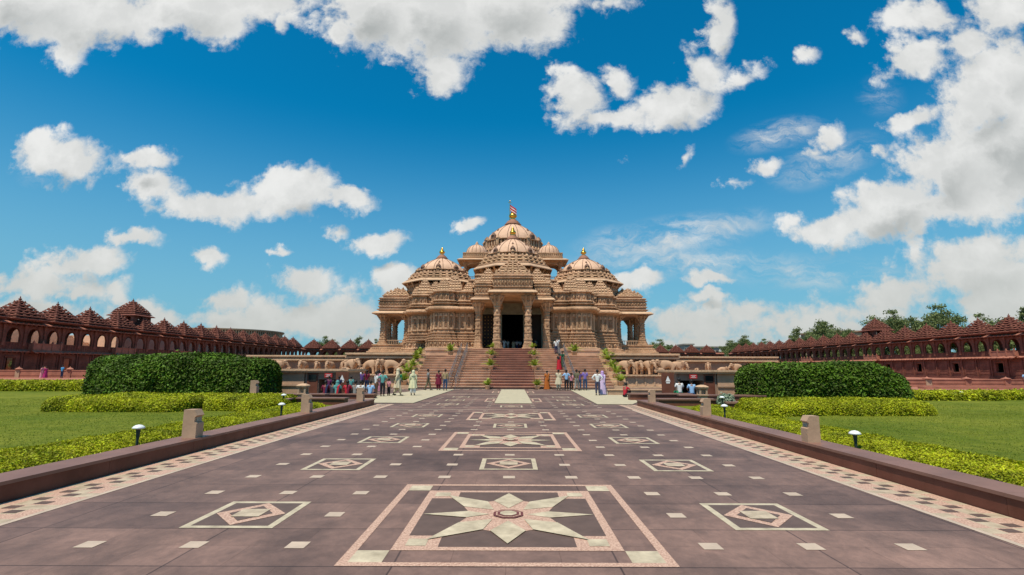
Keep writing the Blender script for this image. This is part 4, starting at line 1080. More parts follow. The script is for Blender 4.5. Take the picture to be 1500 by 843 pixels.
# ------------------------------------------------------------------ hedges
def quad_cloud(name, P, Nn, size, m, parent=None, jitter=.9):
    k = len(P)
    n = Nn + RNG.normal(0, jitter, (k,3)); n /= np.linalg.norm(n,axis=1)[:,None]
    r = RNG.normal(0,1,(k,3)); a = np.cross(n, r); a /= np.linalg.norm(a,axis=1)[:,None]; b_ = np.cross(n, a)
    s = size*RNG.uniform(.6,1.3,k)[:,None]
    tip = P + a*s*1.25; V = np.stack([P - a*s*.9, P + b_*s*.62, tip, P - b_*s*.62],1).reshape(-1,3)
    me = bpy.data.meshes.new(name); me.vertices.add(4*k); me.vertices.foreach_set('co', V.ravel())
    me.loops.add(4*k); me.loops.foreach_set('vertex_index', np.arange(4*k)); me.polygons.add(k); me.polygons.foreach_set('loop_start', np.arange(0,4*k,4)); me.update()
    me.materials.append(m); o = bpy.data.objects.new(name, me); COL.objects.link(o)
    if parent: o.parent = parent
    return o
def lumps(x, y, z, f, seed):
    return (np.sin(x*f*1.7+seed)+np.sin(y*f*2.3+seed*2.1+x*f*.8)+np.sin(z*f*2.9+x*f*1.3+seed*.7)+np.sin((x+y)*f*4.1+seed*3)*.5)/3.5
def hedge(path, w, h, leaf, dens, label, group, ml, mc, z0=.02, lump=.12, seed=1, cat='hedge', square=4.0, f=1.0):
    o = empty('hedge', (0,0,0), 0, label, cat, group)
    path = [Vector(p) for p in path]; segs = [(path[i+1]-path[i]).length for i in range(len(path)-1)]; Lt = sum(segs)
    pa = np.array([tuple(p) for p in path]); cum = np.concatenate([[0],np.cumsum(segs)])
    def at(t):
        x = np.interp(t*Lt, cum, pa[:,0]); y = np.interp(t*Lt, cum, pa[:,1])
        e = .5/Lt; x2 = np.interp(np.clip((t+e)*Lt,0,Lt), cum, pa[:,0])-np.interp(np.clip((t-e)*Lt,0,Lt), cum, pa[:,0]); y2 = np.interp(np.clip((t+e)*Lt,0,Lt), cum, pa[:,1])-np.interp(np.clip((t-e)*Lt,0,Lt), cum, pa[:,1])
        l = np.hypot(x2,y2)+1e-9; return x, y, x2/l, y2/l
    def surf(t, a, k=1.0):
        # superellipse section (upper half), closing smoothly at both ends
        x, y, ux, uy = at(t); c, s = np.cos(a), np.sin(a)
        r = (np.abs(c)**square+np.abs(s)**square)**(-1/square)
        ends = np.minimum(t, 1-t)*Lt/(w*.5); e = np.clip(1-(1-np.clip(ends,0,1))**3.0,0.02,1)**.6
        lm = 1+lump*lumps(x+c*w*.5, y, s*h, f, seed)
        q = r*c*w*.5*e*lm*k; z = r*s*h*(.25+.75*e**.5)*lm*k
        return np.stack([x+uy*q, y-ux*q, z0+z],-1), np.stack([uy*c, -ux*c, s*np.ones_like(c)],-1)
    # core
    nt_, na = max(12,int(Lt*2.2)), 12
    b = MB(); rings = []
    for i in range(nt_+1):
        t = np.full(na+1, .004+.992*i/nt_); a = np.linspace(0,PI,na+1); P, _ = surf(t, a, .90); P[:,2] = np.where((a<.01)|(a>PI-.01), z0-.02, P[:,2])
        rings.append([tuple(p) for p in P])
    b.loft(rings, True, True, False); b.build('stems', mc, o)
    area = Lt*(w+2*h); k = int(area*dens)
    t = RNG.uniform(0,1,k); a = np.where(RNG.uniform(0,1,k)<.5, RNG.uniform(0,PI,k), RNG.beta(2,2,k)*PI)
    P, Nn = surf(t, a, 1.0); P += Nn*RNG.normal(-.1,1,(k,1))*leaf*.9 + RNG.normal(0,leaf*.4,(k,3))
    P[:,2] = np.maximum(P[:,2], z0+.005)
    quad_cloud('foliage', P, Nn+np.array([0,0,.4]), leaf, ml, o); return o
GD, GY = 'tall dark clipped hedges', 'low golden hedges'
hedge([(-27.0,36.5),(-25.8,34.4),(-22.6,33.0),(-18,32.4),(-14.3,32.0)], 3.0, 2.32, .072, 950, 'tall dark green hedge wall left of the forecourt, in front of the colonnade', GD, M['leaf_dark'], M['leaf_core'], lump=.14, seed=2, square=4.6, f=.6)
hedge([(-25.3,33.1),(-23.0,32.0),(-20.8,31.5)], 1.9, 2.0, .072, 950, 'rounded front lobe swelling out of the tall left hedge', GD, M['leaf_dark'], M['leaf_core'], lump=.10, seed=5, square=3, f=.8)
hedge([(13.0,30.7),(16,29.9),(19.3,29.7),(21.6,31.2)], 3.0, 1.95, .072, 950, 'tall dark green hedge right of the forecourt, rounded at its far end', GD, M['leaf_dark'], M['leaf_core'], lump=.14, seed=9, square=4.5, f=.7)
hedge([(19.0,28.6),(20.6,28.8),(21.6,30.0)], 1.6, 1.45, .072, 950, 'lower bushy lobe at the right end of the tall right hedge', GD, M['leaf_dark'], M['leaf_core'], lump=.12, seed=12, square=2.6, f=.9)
Y_ = (M['leaf_yellow'], M['leaf_yellow_core'])
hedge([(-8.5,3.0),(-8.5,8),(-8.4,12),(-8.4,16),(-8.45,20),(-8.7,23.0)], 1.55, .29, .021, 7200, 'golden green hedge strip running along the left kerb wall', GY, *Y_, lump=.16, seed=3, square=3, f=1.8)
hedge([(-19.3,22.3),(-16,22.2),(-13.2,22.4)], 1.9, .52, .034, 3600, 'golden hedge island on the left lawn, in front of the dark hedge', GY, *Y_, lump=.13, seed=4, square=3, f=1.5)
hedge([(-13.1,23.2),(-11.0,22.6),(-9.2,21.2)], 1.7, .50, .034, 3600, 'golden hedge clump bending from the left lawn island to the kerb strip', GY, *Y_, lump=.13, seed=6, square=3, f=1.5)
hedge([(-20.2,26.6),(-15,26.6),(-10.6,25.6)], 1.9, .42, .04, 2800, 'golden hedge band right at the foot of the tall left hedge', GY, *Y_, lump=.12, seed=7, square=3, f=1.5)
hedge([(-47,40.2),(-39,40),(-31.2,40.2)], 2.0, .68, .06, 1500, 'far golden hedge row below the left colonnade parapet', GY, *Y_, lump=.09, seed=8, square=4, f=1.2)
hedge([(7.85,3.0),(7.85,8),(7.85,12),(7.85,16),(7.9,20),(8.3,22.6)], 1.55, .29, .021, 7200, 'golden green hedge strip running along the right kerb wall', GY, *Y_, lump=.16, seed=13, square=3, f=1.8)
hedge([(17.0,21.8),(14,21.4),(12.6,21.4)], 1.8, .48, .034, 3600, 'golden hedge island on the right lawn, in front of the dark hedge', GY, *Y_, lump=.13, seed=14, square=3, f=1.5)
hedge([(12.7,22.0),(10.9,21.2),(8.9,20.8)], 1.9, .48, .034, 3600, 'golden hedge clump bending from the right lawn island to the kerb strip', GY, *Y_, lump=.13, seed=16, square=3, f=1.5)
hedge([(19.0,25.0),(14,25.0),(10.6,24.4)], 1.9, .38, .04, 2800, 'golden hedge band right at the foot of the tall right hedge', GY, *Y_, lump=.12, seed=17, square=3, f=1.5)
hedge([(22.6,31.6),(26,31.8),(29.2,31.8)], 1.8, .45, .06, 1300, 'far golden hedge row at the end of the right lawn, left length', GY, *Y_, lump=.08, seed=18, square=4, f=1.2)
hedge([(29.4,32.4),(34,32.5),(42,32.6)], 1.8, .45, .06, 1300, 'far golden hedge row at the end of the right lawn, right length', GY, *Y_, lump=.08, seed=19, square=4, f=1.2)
M['leaf_pale'] = mat('silvery_leaves', (.24,.30,.20), .6, .2, 3, island=.3, trans=.2)
hedge([(9.4,24.2),(9.7,24.3),(10.1,24.2)], .8, .55, .06, 1500, 'small pale silvery shrub beside the right planter wall', None, M['leaf_pale'], M['leaf_core'], lump=.2, seed=21, square=2.2, cat='shrub')

# ------------------------------------------------------------------ colonnades
BW = 3.45
def arch_wall(b, y0, y1, x0, x1, ox0, ox1, z0, zs, zc, z1, n=10):
    """wall piece with an arched opening (sill z0, spring zs, crown zc)"""
    if ox0 > x0: b.box(x0,ox0,y0,y1,z0,z1)
    if x1 > ox1: b.box(ox1,x1,y0,y1,z0,z1)
    c = (ox0+ox1)/2; hw = (ox1-ox0)/2
    f = lambda t: zs+(zc-zs)*(1-abs((t-c)/hw)**2.4)**.62
    for k in range(n):
        t0 = ox0+(ox1-ox0)*k/n; t1 = ox0+(ox1-ox0)*(k+1)/n; h0, h1 = f(t0), f(t1)
        b.loft([[(t0,y0,h0),(t0,y1,h0),(t0,y1,z1),(t0,y0,z1)][::-1],[(t1,y0,h1),(t1,y1,h1),(t1,y1,z1),(t1,y0,z1)][::-1]])
def chajja(b, x0, x1, z, out, y=0.0):
    b.m = 1
    b.loft([[(x0,y,z+.12),(x0,y,z-.02),(x0,y-out,z-.30),(x0,y-out-.02,z-.20)],[(x1,y,z+.12),(x1,y,z-.02),(x1,y-out,z-.30),(x1,y-out-.02,z-.20)]])
    for k in range(4):
        x = x0+(x1-x0)*(k+.5)/4
        b.m = 0; b.box(x-.09,x+.09,y-out*.8,y,z-.46,z-.26); b.m = 1; b.box(x-.12,x+.12,y-out-.06,y-out+.1,z-.2,z-.1)
    b.m = 0
def bay(window):
    b = MB(); h = BW/2; D_ = 2.8
    # lower storey
    if window:
        b.box(-h,-.8,0,.45,0,4.1); b.box(.8,h,0,.45,0,4.1); b.box(-.8,.8,0,.45,0,1.35); b.box(-.8,.8,0,.45,3.15,4.1)
        b.box(-.96,-.8,-.10,.0,1.2,3.3); b.box(.8,.96,-.10,.0,1.2,3.3); b.box(-1.05,1.05,-.14,.0,3.3,3.45); b.box(-1.05,1.05,-.14,.0,1.05,1.2)
        b.box(-h,-h+.4,D_-.3,D_,0,4.1); b.box(-h+.4,h,D_-.3,D_,3.7,4.1)
    else:
        b.box(-h,h,0,.45,0,4.1); b.box(-h,-h+.4,D_-.3,D_,0,4.1)
        for z in (.9,1.6,2.3,3.0,3.6): b.box(-1.2,1.2,-.05,0,z,z+.10)
        b.box(-1.3,-1.15,-.09,0,.6,3.9); b.box(1.15,1.3,-.09,0,.6,3.9)
    b.box(-h,h,-.22,0,0,.35); b.box(-h,h,-.14,0,.35,.5)
    b.box(-h-.14,-h+.14,-.18,.0,0,4.1); 
    b.box(-h,h,0,D_,4.1,4.32); chajja(b,-h,h,4.35,.55)
    # parapet and upper arches
    b.box(-h,h,-.02,.25,4.48,5.45); b.box(-h,h,-.08,.28,5.45,5.56)
    for k in range(7): b.box(-h+.2+k*.5,-h+.34+k*.5,-.06,-.02,4.6,5.4)
    for y0, y1 in ((.0,.32),(D_-.25,D_)):
        arch_wall(b, y0, y1, -h, h, -h+.58, h-.58, 5.56 if y0 == 0 else 5.3, 6.7, 7.8, 8.3)
    b.box(-h-.16,-h+.16,-.16,-.0,5.0,8.25); b.box(-h-.26,-h+.26,-.24,0,7.75,8.2); b.box(-h-.22,-h+.22,-.2,0,5.0,5.7)
    b.box(-h,h,0,D_,8.3,8.55); chajja(b,-h,h,8.62,.75)
    b.box(-h,h,.1,D_-.1,8.55,8.95)
    for k in range(6): kuta(b, -h+.3+k*.575, .25, 8.95, .26, .5)
    return b
RM = [M['red'], M['red_light']]; RS = [M['red'], M['red_mid']]
bayA = bay(False).build('arcade_bay', RM); bayB = bay(True).build('arcade_bay', RM)
b = MB(); samvarana(b, 0, 1.5, 2.95, 2.5, 8.9, 12.3, 7, .8, True, 1.22); spireA = b.build('roof_pyramid', RS)
b = MB(); samvarana(b, 0, 2.4, 2.6, 2.5, 12.6, 15.7, 7, .8, True, 1.3)
eave(b, rect(-2.6,2.6,-.2,5.0), 12.5, .4, .12, .2); 
for x in (-2.3,2.3):
    for y in (.3,4.5): b.box(x-.28,x+.28,y-.28,y+.28,8.9,12.45)
for y0_,y1_ in ((.15,.4),(4.4,4.65)): arch_wall(b,y0_,y1_,-2.02,2.02,-1.6,1.6,10.2,10.8,11.9,12.4)
b.box(-2.5,2.5,.1,4.7,8.95,10.0)
towerA = b.build('roof_tower', RS)
b = MB(); b.box(-2.6,2.6,-.85,-.03,4.35,4.5); b.box(-2.6,2.6,-.85,-.72,4.5,5.4); b.box(-2.6,-2.45,-.72,-.1,4.5,5.4); b.box(2.45,2.6,-.72,-.1,4.5,5.4); b.box(-2.68,2.68,-.92,-.66,5.4,5.5)
chajja(b,-2.7,2.7,4.3,.5,-.85)
for x in (-2.5,-.9,.9,2.5): b.box(x-.14,x+.14,-.95,-.68,4.5,5.62); kuta(b,x,-.82,5.62,.2,.35)
balcA = b.build('balcony', [M['red_light'],M['red_light']])
protos = [bayA,bayB,spireA,towerA,balcA]
def inst(p, parent, loc):
    o = p.copy(); COL.objects.link(o); o.parent = parent; o.location = loc; o.hide_render = False; return o
def colonnade(n, loc, rz, label, pattern, towers=(), balc=(), spire0=0):
    c = empty('colonnade', loc, rz, label, 'colonnade', None)
    for i in range(n):
        inst(bayB if pattern(i) else bayA, c, (i*BW, 0, 0))
    for i in range(spire0, n-1, 2):
        inst(spireA, c, ((i+.5)*BW, 0, 0))
    for i in towers: inst(towerA, c, ((i+.5)*BW, 1.5, 0))
    for i in balc: inst(balcA, c, ((i+.5)*BW, 0, 0))
    return c
# the left one faces +X (its x axis runs to +Y), the right one faces -X
colonnade(37, (-76.5,66,0), PI/2, 'two-storey red sandstone colonnade with pyramid roofs along the left side', lambda i: i % 3 == 1, (12,), (5,10,15,23))
colonnade(45, (97,232,0), -PI/2, 'two-storey red sandstone colonnade with pyramid roofs along the right side', lambda i: i % 3 == 1, (25,), (8,17,26,37), 1)
colonnade(19, (-77,196,0), 0, 'far red colonnade closing the court behind the temple, left part', lambda i: i % 3 == 1)
colonnade(19, (30,232,0), 0, 'far red colonnade closing the court behind the temple, right part', lambda i: i % 3 == 1)
for p in protos: bpy.data.objects.remove(p)
# parapets with little domed posts
def parapet(x0, x1, y, h, label, m, step=3.6):
    o = empty('parapet', (0,0,0), 0, label, 'parapet wall', None)
    b = MB(); b.box(x0,x1,y,y+.25,0,h*.86); b.box(x0,x1,y-.05,y+.3,h*.86,h*.95); b.box(x0,x1,y-.45,y,0,h*.18); b.box(x0,x1,y-.04,y,h*.42,h*.5); b.build('wall', M[m], o)
    b = MB(); x = x0; i = 0
    while x < x1:
        b.m = i % 4 == 1; b.box(x-.3,x+.3,y-.1,y+.35,0,h*.97); b.m = 0; b.lathe(x,y+.12,[(.42,h*.97),(.45,h*1.03),(.28,h*1.12),(.1,h*1.18),(.01,h*1.3)],8,False); x += step; i += 1
    b.build('post', [M[m], M['buff']], o)
parapet(-102,-56,74,1.45,'red stone parapet with small domed posts below the left colonnade','red_light')
parapet(40,80,56,.85,'red stone parapet with small domed posts below the right colonnade','red_light',4.2)
for x0,x1,y0,y1,lab,hh in ((-110,-50,62,80,'long low red stone step carrying the left walk',.30),(39,90,50,50.8,'long low dark red step edging the right walk',.2)):
    b = MB(); b.box(x0,x1,y0,y1,0,hh); b.box(x0,x1,y0-.1,y0,0,hh*.4); tag(b.build('stone_step', M['red_light']), lab, 'step')

# distant buildings
def block(x0,x1,y0,y1,h,m,label,slits=0,name='distant_building'):
    o = empty(name, (0,0,0), 0, label, 'building')
    b = MB(); b.box(x0,x1,y0,y1,0,h); b.build('wall', M[m], o)
    b = MB(); b.box(x0-.6,x1+.6,y0-.6,y1+.6,h,h+.7); b.build('roof', M[m], o)
    if slits:
        for i in range(slits):
            b = MB(); x = x0+(x1-x0)*(i+.5)/slits; b.box(x-(x1-x0)/slits*.28,x+(x1-x0)/slits*.28,y0-.1,y0-.004,h*.72,h*.88); b.build('window', M['glassdark'], o)
# round tan theatre beyond the left colonnade
o = empty('round_theatre', (0,0,0), 0, 'round tan stone building rising behind the left colonnade', 'building')
b = MB(); b.lathe(-150,275,[(26,0),(26,17),(26.6,17.4),(26.6,18.2),(26,18.4),(26,19.6),(26.9,20),(26.9,20.6),(25,20.7)],72,False); b.build('wall', M['theatre'], o)
b = MB()
for k in range(72):
    a = PI+PI*k/72; b.M = Matrix.Translation((-150+26.3*math.cos(a),275+26.3*math.sin(a),0)) @ Matrix.Rotation(a,4,'Z'); b.box(-.4,.6,-.16,.16,17.0 if k % 4 else 10,19.8); b.M = None
b.build('buttress', M['theatre'], o)
o = empty('stone_hall', (0,0,0), 0, 'tan ribbed hall wall seen through the arches of the left colonnade', 'building')
b = MB(); b.box(-118,-86,113,185,0,8.6); b.box(-118,-101,60,113,0,9.8); b.build('wall', M['temple_smooth'], o)
b = MB()
for k in range(14): b.box(-101.0,-83-k*1.25,60,112.9,3.0+k*.5-(3.0 if k == 0 else .12),3.5+k*.5)
b.build('stepped_roof', M['temple_smooth'], o)
block(99,104,300,312,15.5,'concrete','flat-roofed grey building right of the temple, beyond the back colonnade',5)
block(104,126,318,330,14.8,'concrete','long pale building peeking over the far right colonnade',8)
block(158,182,262,285,20.5,'theatre','tall tan building behind the trees above the right colonnade',4)

# ------------------------------------------------------------------ trees
def tree_proto(seed, H, spread, leafn, leaf, airy=1.0):
    r = np.random.default_rng(seed); random.seed(seed)
    b = MB(); th = H*.34
    b.tube((0,0,0),(0,0,th),H*.022,H*.016,8); tips = []
    for k in range(8):
        a = 2*PI*k/8+random.uniform(-.3,.3); e = random.uniform(.45,1.25); l = H*random.uniform(.26,.46)
        z0 = th*random.uniform(.7,1.0)
        p = Vector((math.cos(a)*math.cos(e)*l*spread, math.sin(a)*math.cos(e)*l*spread, z0+math.sin(e)*l))
        b.tube((0,0,z0), p, H*.010, H*.005, 6)
        for q in range(4):
            d = Vector((random.uniform(-1,1)*spread, random.uniform(-1,1)*spread, random.uniform(.2,1.1))).normalized()*H*random.uniform(.10,.24)
            b.tube(p, p+d, H*.005, H*.0018, 5); tips.append(p+d); tips.append(p+d*.6)
    b.tube((0,0,th),(0,0,H*.86),H*.014,H*.003,6)
    for q in range(10): tips.append(Vector((random.uniform(-.08,.08)*H, random.uniform(-.08,.08)*H, H*random.uniform(.6,.97))))
    P = []; Nn = []
    per = leafn//len(tips)
    for t in tips:
        s = H*random.uniform(.035,.07)*airy
        d = r.normal(0,1,(per,3)); d /= np.linalg.norm(d,axis=1)[:,None]
        q = d*s*r.uniform(.2,1.15,(per,1))*np.array([1.15,1.15,.75]); P.append(np.array(t)+q); Nn.append(d)
    return b, np.concatenate(P), np.concatenate(Nn), leaf
protos_t = []
for sd_, H, sp_, n, lf, ai in ((11,18,1.0,7500,.26,1.3),(12,17,1.15,7500,.26,1.35),(13,20,.85,7500,.26,1.25),(14,14,1.1,7500,.25,1.6)):
    b, P, Nn, lf = tree_proto(sd_, H, sp_, n, lf, ai)
    o = empty('tree'); b.build('trunk', M['bark'], o); quad_cloud('crown', P, Nn, lf, M['leaf_tree'], o, 1.2); protos_t.append(o)
first_t = set()
def tree(k, x, y, s, rz, label, group, z=0):
    p = protos_t[k]
    o = p if k not in first_t else copy_tree(p)
    first_t.add(k); o.location = (x,y,z); o.scale = (s,s,s); o.rotation_euler[2] = rz
    tag(o, label, 'tree', group)
rt = random.Random(3)
G1 = 'trees beyond the right colonnade'
row = [(112,98,.62),(110,106,.75),(113,113,.95),(108,118,.72),(114,126,1.0),(110,133,.92),(115,140,1.08),(109,146,.95),(113,153,1.08),(110,163,.86),(116,170,1.0),(111,182,1.12),(112,188,1.16),(118,196,1.1),(110,202,1.06),
       (112,222,.96),(114,236,1.0),(110,243,1.05),(113,252,1.0),(108,258,.9),(112,268,.92),(106,276,.86),(103,284,.8),(107,295,.9)]
for i, (x, y, s) in enumerate(row):
    tree((i*2+i//3) % 4, x, y, s*.93, rt.uniform(0,6), 'loose-crowned green tree standing behind the right-hand red colonnade, among others like it', G1)
for i, (x, y, s) in enumerate(((68,262,.82),(76,268,.88),(83,275,.75))):
    tree((i+1) % 4, x, y, s, i*1.3, ('round green tree just right of the temple, above the back colonnade','broader green tree second from the temple, above the back colonnade','small green tree third from the temple, above the back colonnade')[i], 'trees above the back colonnade')
for i, (x, s) in enumerate(((-84,.95),(-78,.88),(-69,1.0),(-60,1.02),(-54,.95))):
    tree((i+2) % 4, x, 232, s*.86, i*2.1, 'small green tree top showing over the back colonnade, left of the temple', 'tree tops left of the temple')
for i, x in enumerate(range(-72,-44,5)):
    tree(3, x, 203, .62, i*1.9, 'low tree filling the arches of the far left colonnade', 'low trees behind the far left arches')
for i, (x, y) in enumerate([(105+2*(k%3),74+6.5*k) for k in range(24)]):
    tree(3, x, y, .62, i*1.7, 'low bushy tree seen through the arches of the right-hand colonnade', 'low trees seen through the right arches')
for i, (x, y) in enumerate(((-81.5,73),(-81.5,77),(-82,82),(-81.5,87),(-82,93))):
    tree(3, x, y, .27, i*1.7, 'small tree seen through the ground floor windows of the left colonnade', 'small trees behind the left windows')

hedge([(101.8,56),(102.0,140),(101.8,232)], 2.4, 4.2, .26, 22, 'long green hedge seen through the ground floor windows of the right colonnade', 'hedges behind the colonnades', M['leaf_dark'], M['leaf_core'], lump=.15, seed=31, square=3, f=.3)
# ------------------------------------------------------------------ potted palms on the stairs
def palm(seed, s=1.0):
    random.seed(seed); o = empty('potted_palm')
    b = MB(); b.lathe(0,0,[(.16,0),(.24,.05),(.30,.34),(.33,.36),(.33,.42),(.28,.42)],14,True,0,True); b.build('pot', M['temple_pale'], o)
    b = MB()
    for k in range(22):
        a = random.uniform(0,2*PI); e = random.uniform(.5,1.4); l = random.uniform(.7,1.15); pts = []
        for q in range(6):
            t = q/5; r_ = l*t*math.cos(e)*(1+.2*t); z = .42+l*(math.sin(e)*t-.42*t*t*(1.5-e*.6)); pts.append(Vector((r_*math.cos(a), r_*math.sin(a), z)))
        sd2 = Vector((-math.sin(a), math.cos(a), 0))
        for q in range(5):
            p0, p1 = pts[q], pts[q+1]
            b.tube(p0, p1, .010, .008, 4, False)
            for sg in (-1,1):
                for u_ in (.25,.75):
                    c = p0.lerp(p1,u_); d = (sd2*sg*.9+(p1-p0).normalized()*.7+Vector((0,0,-.25))).normalized()*(.26*(1.1-q*.12)); wv_ = (p1-p0).normalized()*.035
                    b.add([tuple(c-wv_), tuple(c+wv_), tuple(c+d)], [(0,1,2)])
    b.build('fronds', M['leaf_palm'], o); return o
pp = [palm(1), palm(2), palm(3)]; pu = set()
def put_palm(k, x, y, z, s, label):
    o = pp[k] if k not in pu else copy_tree(pp[k]); pu.add(k)
    o.location = (x,y,z); o.scale = (s,s,s); o.rotation_euler[2] = x*7+y; tag(o, label, 'potted palm', 'potted palms on the stairs')
pos_n = ('lowest','second lowest','middle','second highest','highest')
for s, sn in ((-1,'left'),(1,'right')):
    for i, (st, sc_p) in enumerate(((0,.95),(2,1.1),(4,1.0),(6,1.15),(8,.95))):
        put_palm((i+(s > 0)) % 3, s*9.6, 46.7+st*.9, (st+1)*.31, sc_p, 'potted palm on the %s flank of the stairs, %s of the five' % (sn, pos_n[i]))
    for i, (x, y, z, sc_p) in enumerate(((2.15,45.7,0,.8),(2.15,51.4,1.42,.95),(2.25,55.2,2.62,.85),(2.3,59.0,3.85,.75))):
        if i: z = 4.02*(int((y-46.3)/(13.5)*17)+1)/17
        put_palm((i+1) % 3, s*x, y, z, sc_p, 'small potted palm beside the central steps, %s side, %s' % (sn, ('at the foot','a third of the way up','two thirds of the way up','at the top by the column')[i]))
    put_palm(0, s*6.6, 55.8, 3.15, 1.1, 'potted palm standing on the %s landing in front of the temple wall' % sn)
    put_palm(2, s*11.7 if s > 0 else -11.9, 46.0, .0, .5, 'tiny potted plant at the foot of the %s stair flank' % sn) if False else None

# ------------------------------------------------------------------ people
def chain_mesh(chains, sub=1):
    V = []; E_ = []; Rr = []; idx = {}
    for ch in chains:
        prev = None
        for (p, r) in ch:
            key = tuple(round(c, 4) for c in p)
            if key in idx: i = idx[key]
            else: i = len(V); V.append(p); Rr.append(r); idx[key] = i
            if prev is not None: E_.append((prev, i))
            prev = i
    return skin_mesh(V, E_, Rr, sub)
def joints(pose):
    J = dict(pel=(0,0,.93), bel=(0,0,1.10), che=(0,0,1.30), nec=(0,.01,1.45), hb=(0,-.005,1.53))
    J.update({'hd':(0,-.01,1.60),'sL':(-.17,0,1.38),'sR':(.17,0,1.38),'eL':(-.23,.02,1.11),'eR':(.23,.02,1.11),'wL':(-.24,-.05,.88),'wR':(.24,-.05,.88),
      'hL':(-.09,0,.86),'hR':(.09,0,.86),'kL':(-.10,-.01,.48),'kR':(.10,-.01,.48),'aL':(-.10,.02,.09),'aR':(.10,.02,.09)})
    if pose == 'walk': J.update(kL=(-.10,-.14,.50),aL=(-.10,-.20,.09),kR=(.10,.04,.48),aR=(.10,.26,.13),eL=(-.22,.10,1.12),wL=(-.22,.12,.89),eR=(.23,-.06,1.12),wR=(.22,-.22,.95))
    if pose == 'akimbo': J.update(eL=(-.36,.06,1.15),wL=(-.18,-.02,1.0),eR=(.36,.06,1.15),wR=(.18,-.02,1.0))
    if pose == 'lift': J.update(eR=(.24,-.16,1.20),wR=(.14,-.34,1.32))
    if pose in ('sit','squat'):
        dz = -.50 if pose == 'sit' else -.72; lean = -.06 if pose == 'sit' else -.16
        for k in ('pel','bel','che','nec','hb','hd','sL','sR','eL','eR','wL','wR','hL','hR'):
            x, y, z = J[k]; f = max(0,(z-.93))*(-lean*-1)/.4
            J[k] = (x, y+f*.6, z+dz)
        if pose == 'sit': J.update(kL=(-.13,-.44,.46),kR=(.13,-.44,.46),aL=(-.12,-.46,.08),aR=(.12,-.46,.08),wL=(-.16,-.30,.52),wR=(.16,-.30,.52),eL=(-.26,-.06,.66),eR=(.26,-.06,.66))
        else: J.update(kL=(-.15,-.38,.48),kR=(.15,-.38,.48),aL=(-.13,-.22,.08),aR=(.13,-.22,.08),wL=(-.10,-.42,.46),wR=(.10,-.42,.46),eL=(-.24,-.26,.52),eR=(.24,-.26,.52))
    return J
def body_builder(pose):
    J = joints(pose); ch = []
    ch.append([(J['pel'],(.13,.10)),(J['bel'],(.12,.09)),(J['che'],(.15,.10)),(J['nec'],.05),(J['hb'],.06),(J['hd'],.088),((J['hd'][0],J['hd'][1],J['hd'][2]+.07),.062)])
    for s in 'LR':
        ch.append([(J['che'],(.15,.10)),(J['s'+s],.058),(J['e'+s],.040),(J['w'+s],.027)])
        a = J['a'+s]; ch.append([(J['pel'],(.13,.10)),(J['h'+s],.088),(J['k'+s],.058),(a,.038),((a[0]*1.1,a[1]-.06,.045),.035),((a[0]*1.15,a[1]-.15,.03),.028)])
    me = chain_mesh(ch); b = MB(); merge_mesh(me, b)
    for s in 'LR':                                    # palm, four fingers and a thumb
        w = Vector(J['w'+s]); e = Vector(J['e'+s]); d = (w-e).normalized(); sx = -1 if s == 'L' else 1
        side = Vector((0,1,0)) - d*d.y; side.normalize(); thick = d.cross(side)
        pc = w+d*.055; b.tube(w-d*.01, w+d*.09, .026, .030, 8)
        for i, ln in enumerate((.060,.070,.066,.052)):
            o_ = w+d*.085+side*(-.024+.016*i); m_ = o_+d*ln*.55+thick*.004*sx; b.tube(o_, m_, .0085, .008, 6); b.tube(m_, m_+d*ln*.42-thick*.012*sx, .008, .006, 6)
        o_ = w+d*.03-side*.025; b.tube(o_, o_+d*.032-side*.022, .010, .009, 6); b.tube(o_+d*.032-side*.022, o_+d*.058-side*.026, .009, .006, 6)
    h = Vector(J['hd']); b.lathe(h.x, h.y-.085, [(.018,h.z-.03),(.014,h.z-.01),(.008,h.z+.015)], 6, True); 
    for sx in (-1,1): b.ball((h.x+sx*.088,h.y+.005,h.z),.012,.02,.03,6,5)
    b.m = 1
    for sx in (-1,1): b.ball((h.x+sx*.032,h.y-.082,h.z+.018),.011,.008,.008,6,5)
    b.m = 2; b.ball((h.x,h.y-.080,h.z-.048),.022,.008,.007,6,5); b.m = 0
    return b
M['lips'] = mat('lips', (.16,.05,.04), .6, 0)
BODY = {}
PARTC = {}
def cached(key, fn, name, m, parent, z=None):
    if key not in PARTC:
        PARTC[key] = fn()
        me0 = None
    b = PARTC[key]
    if isinstance(b, MB):
        tmp = b.build(name, m); PARTC[key] = tmp.data; tmp.parent = parent; return tmp
    me = b.copy(); me.materials.clear()
    for q in (m if isinstance(m, (list,tuple)) else [m]): me.materials.append(q)
    o = bpy.data.objects.new(name, me); COL.objects.link(o); o.parent = parent; return o
def shirt_fn(pose, long_sleeve=False, hem=0.0):
    def f():
        J = joints(pose); ch = [[((J['pel'][0],J['pel'][1],J['pel'][2]-.06),(.155,.125)),(J['pel'],(.15,.12)),(J['bel'],(.145,.115)),(J['che'],(.172,.122)),((J['nec'][0],J['nec'][1],J['nec'][2]-.04),.075)]]
        for s in 'LR':
            e = Vector(J['e'+s]); sh = Vector(J['s'+s]); end = e if not long_sleeve else Vector(J['w'+s])
            c = [(J['che'],(.172,.122)),(J['s'+s],.078),(tuple(sh.lerp(e,.85)),.062)]
            if long_sleeve: c += [(tuple(e),.056),(tuple(e.lerp(end,.9)),.042)]
            ch.append(c)
        b = MB(); merge_mesh(chain_mesh(ch), b); return b
    return f
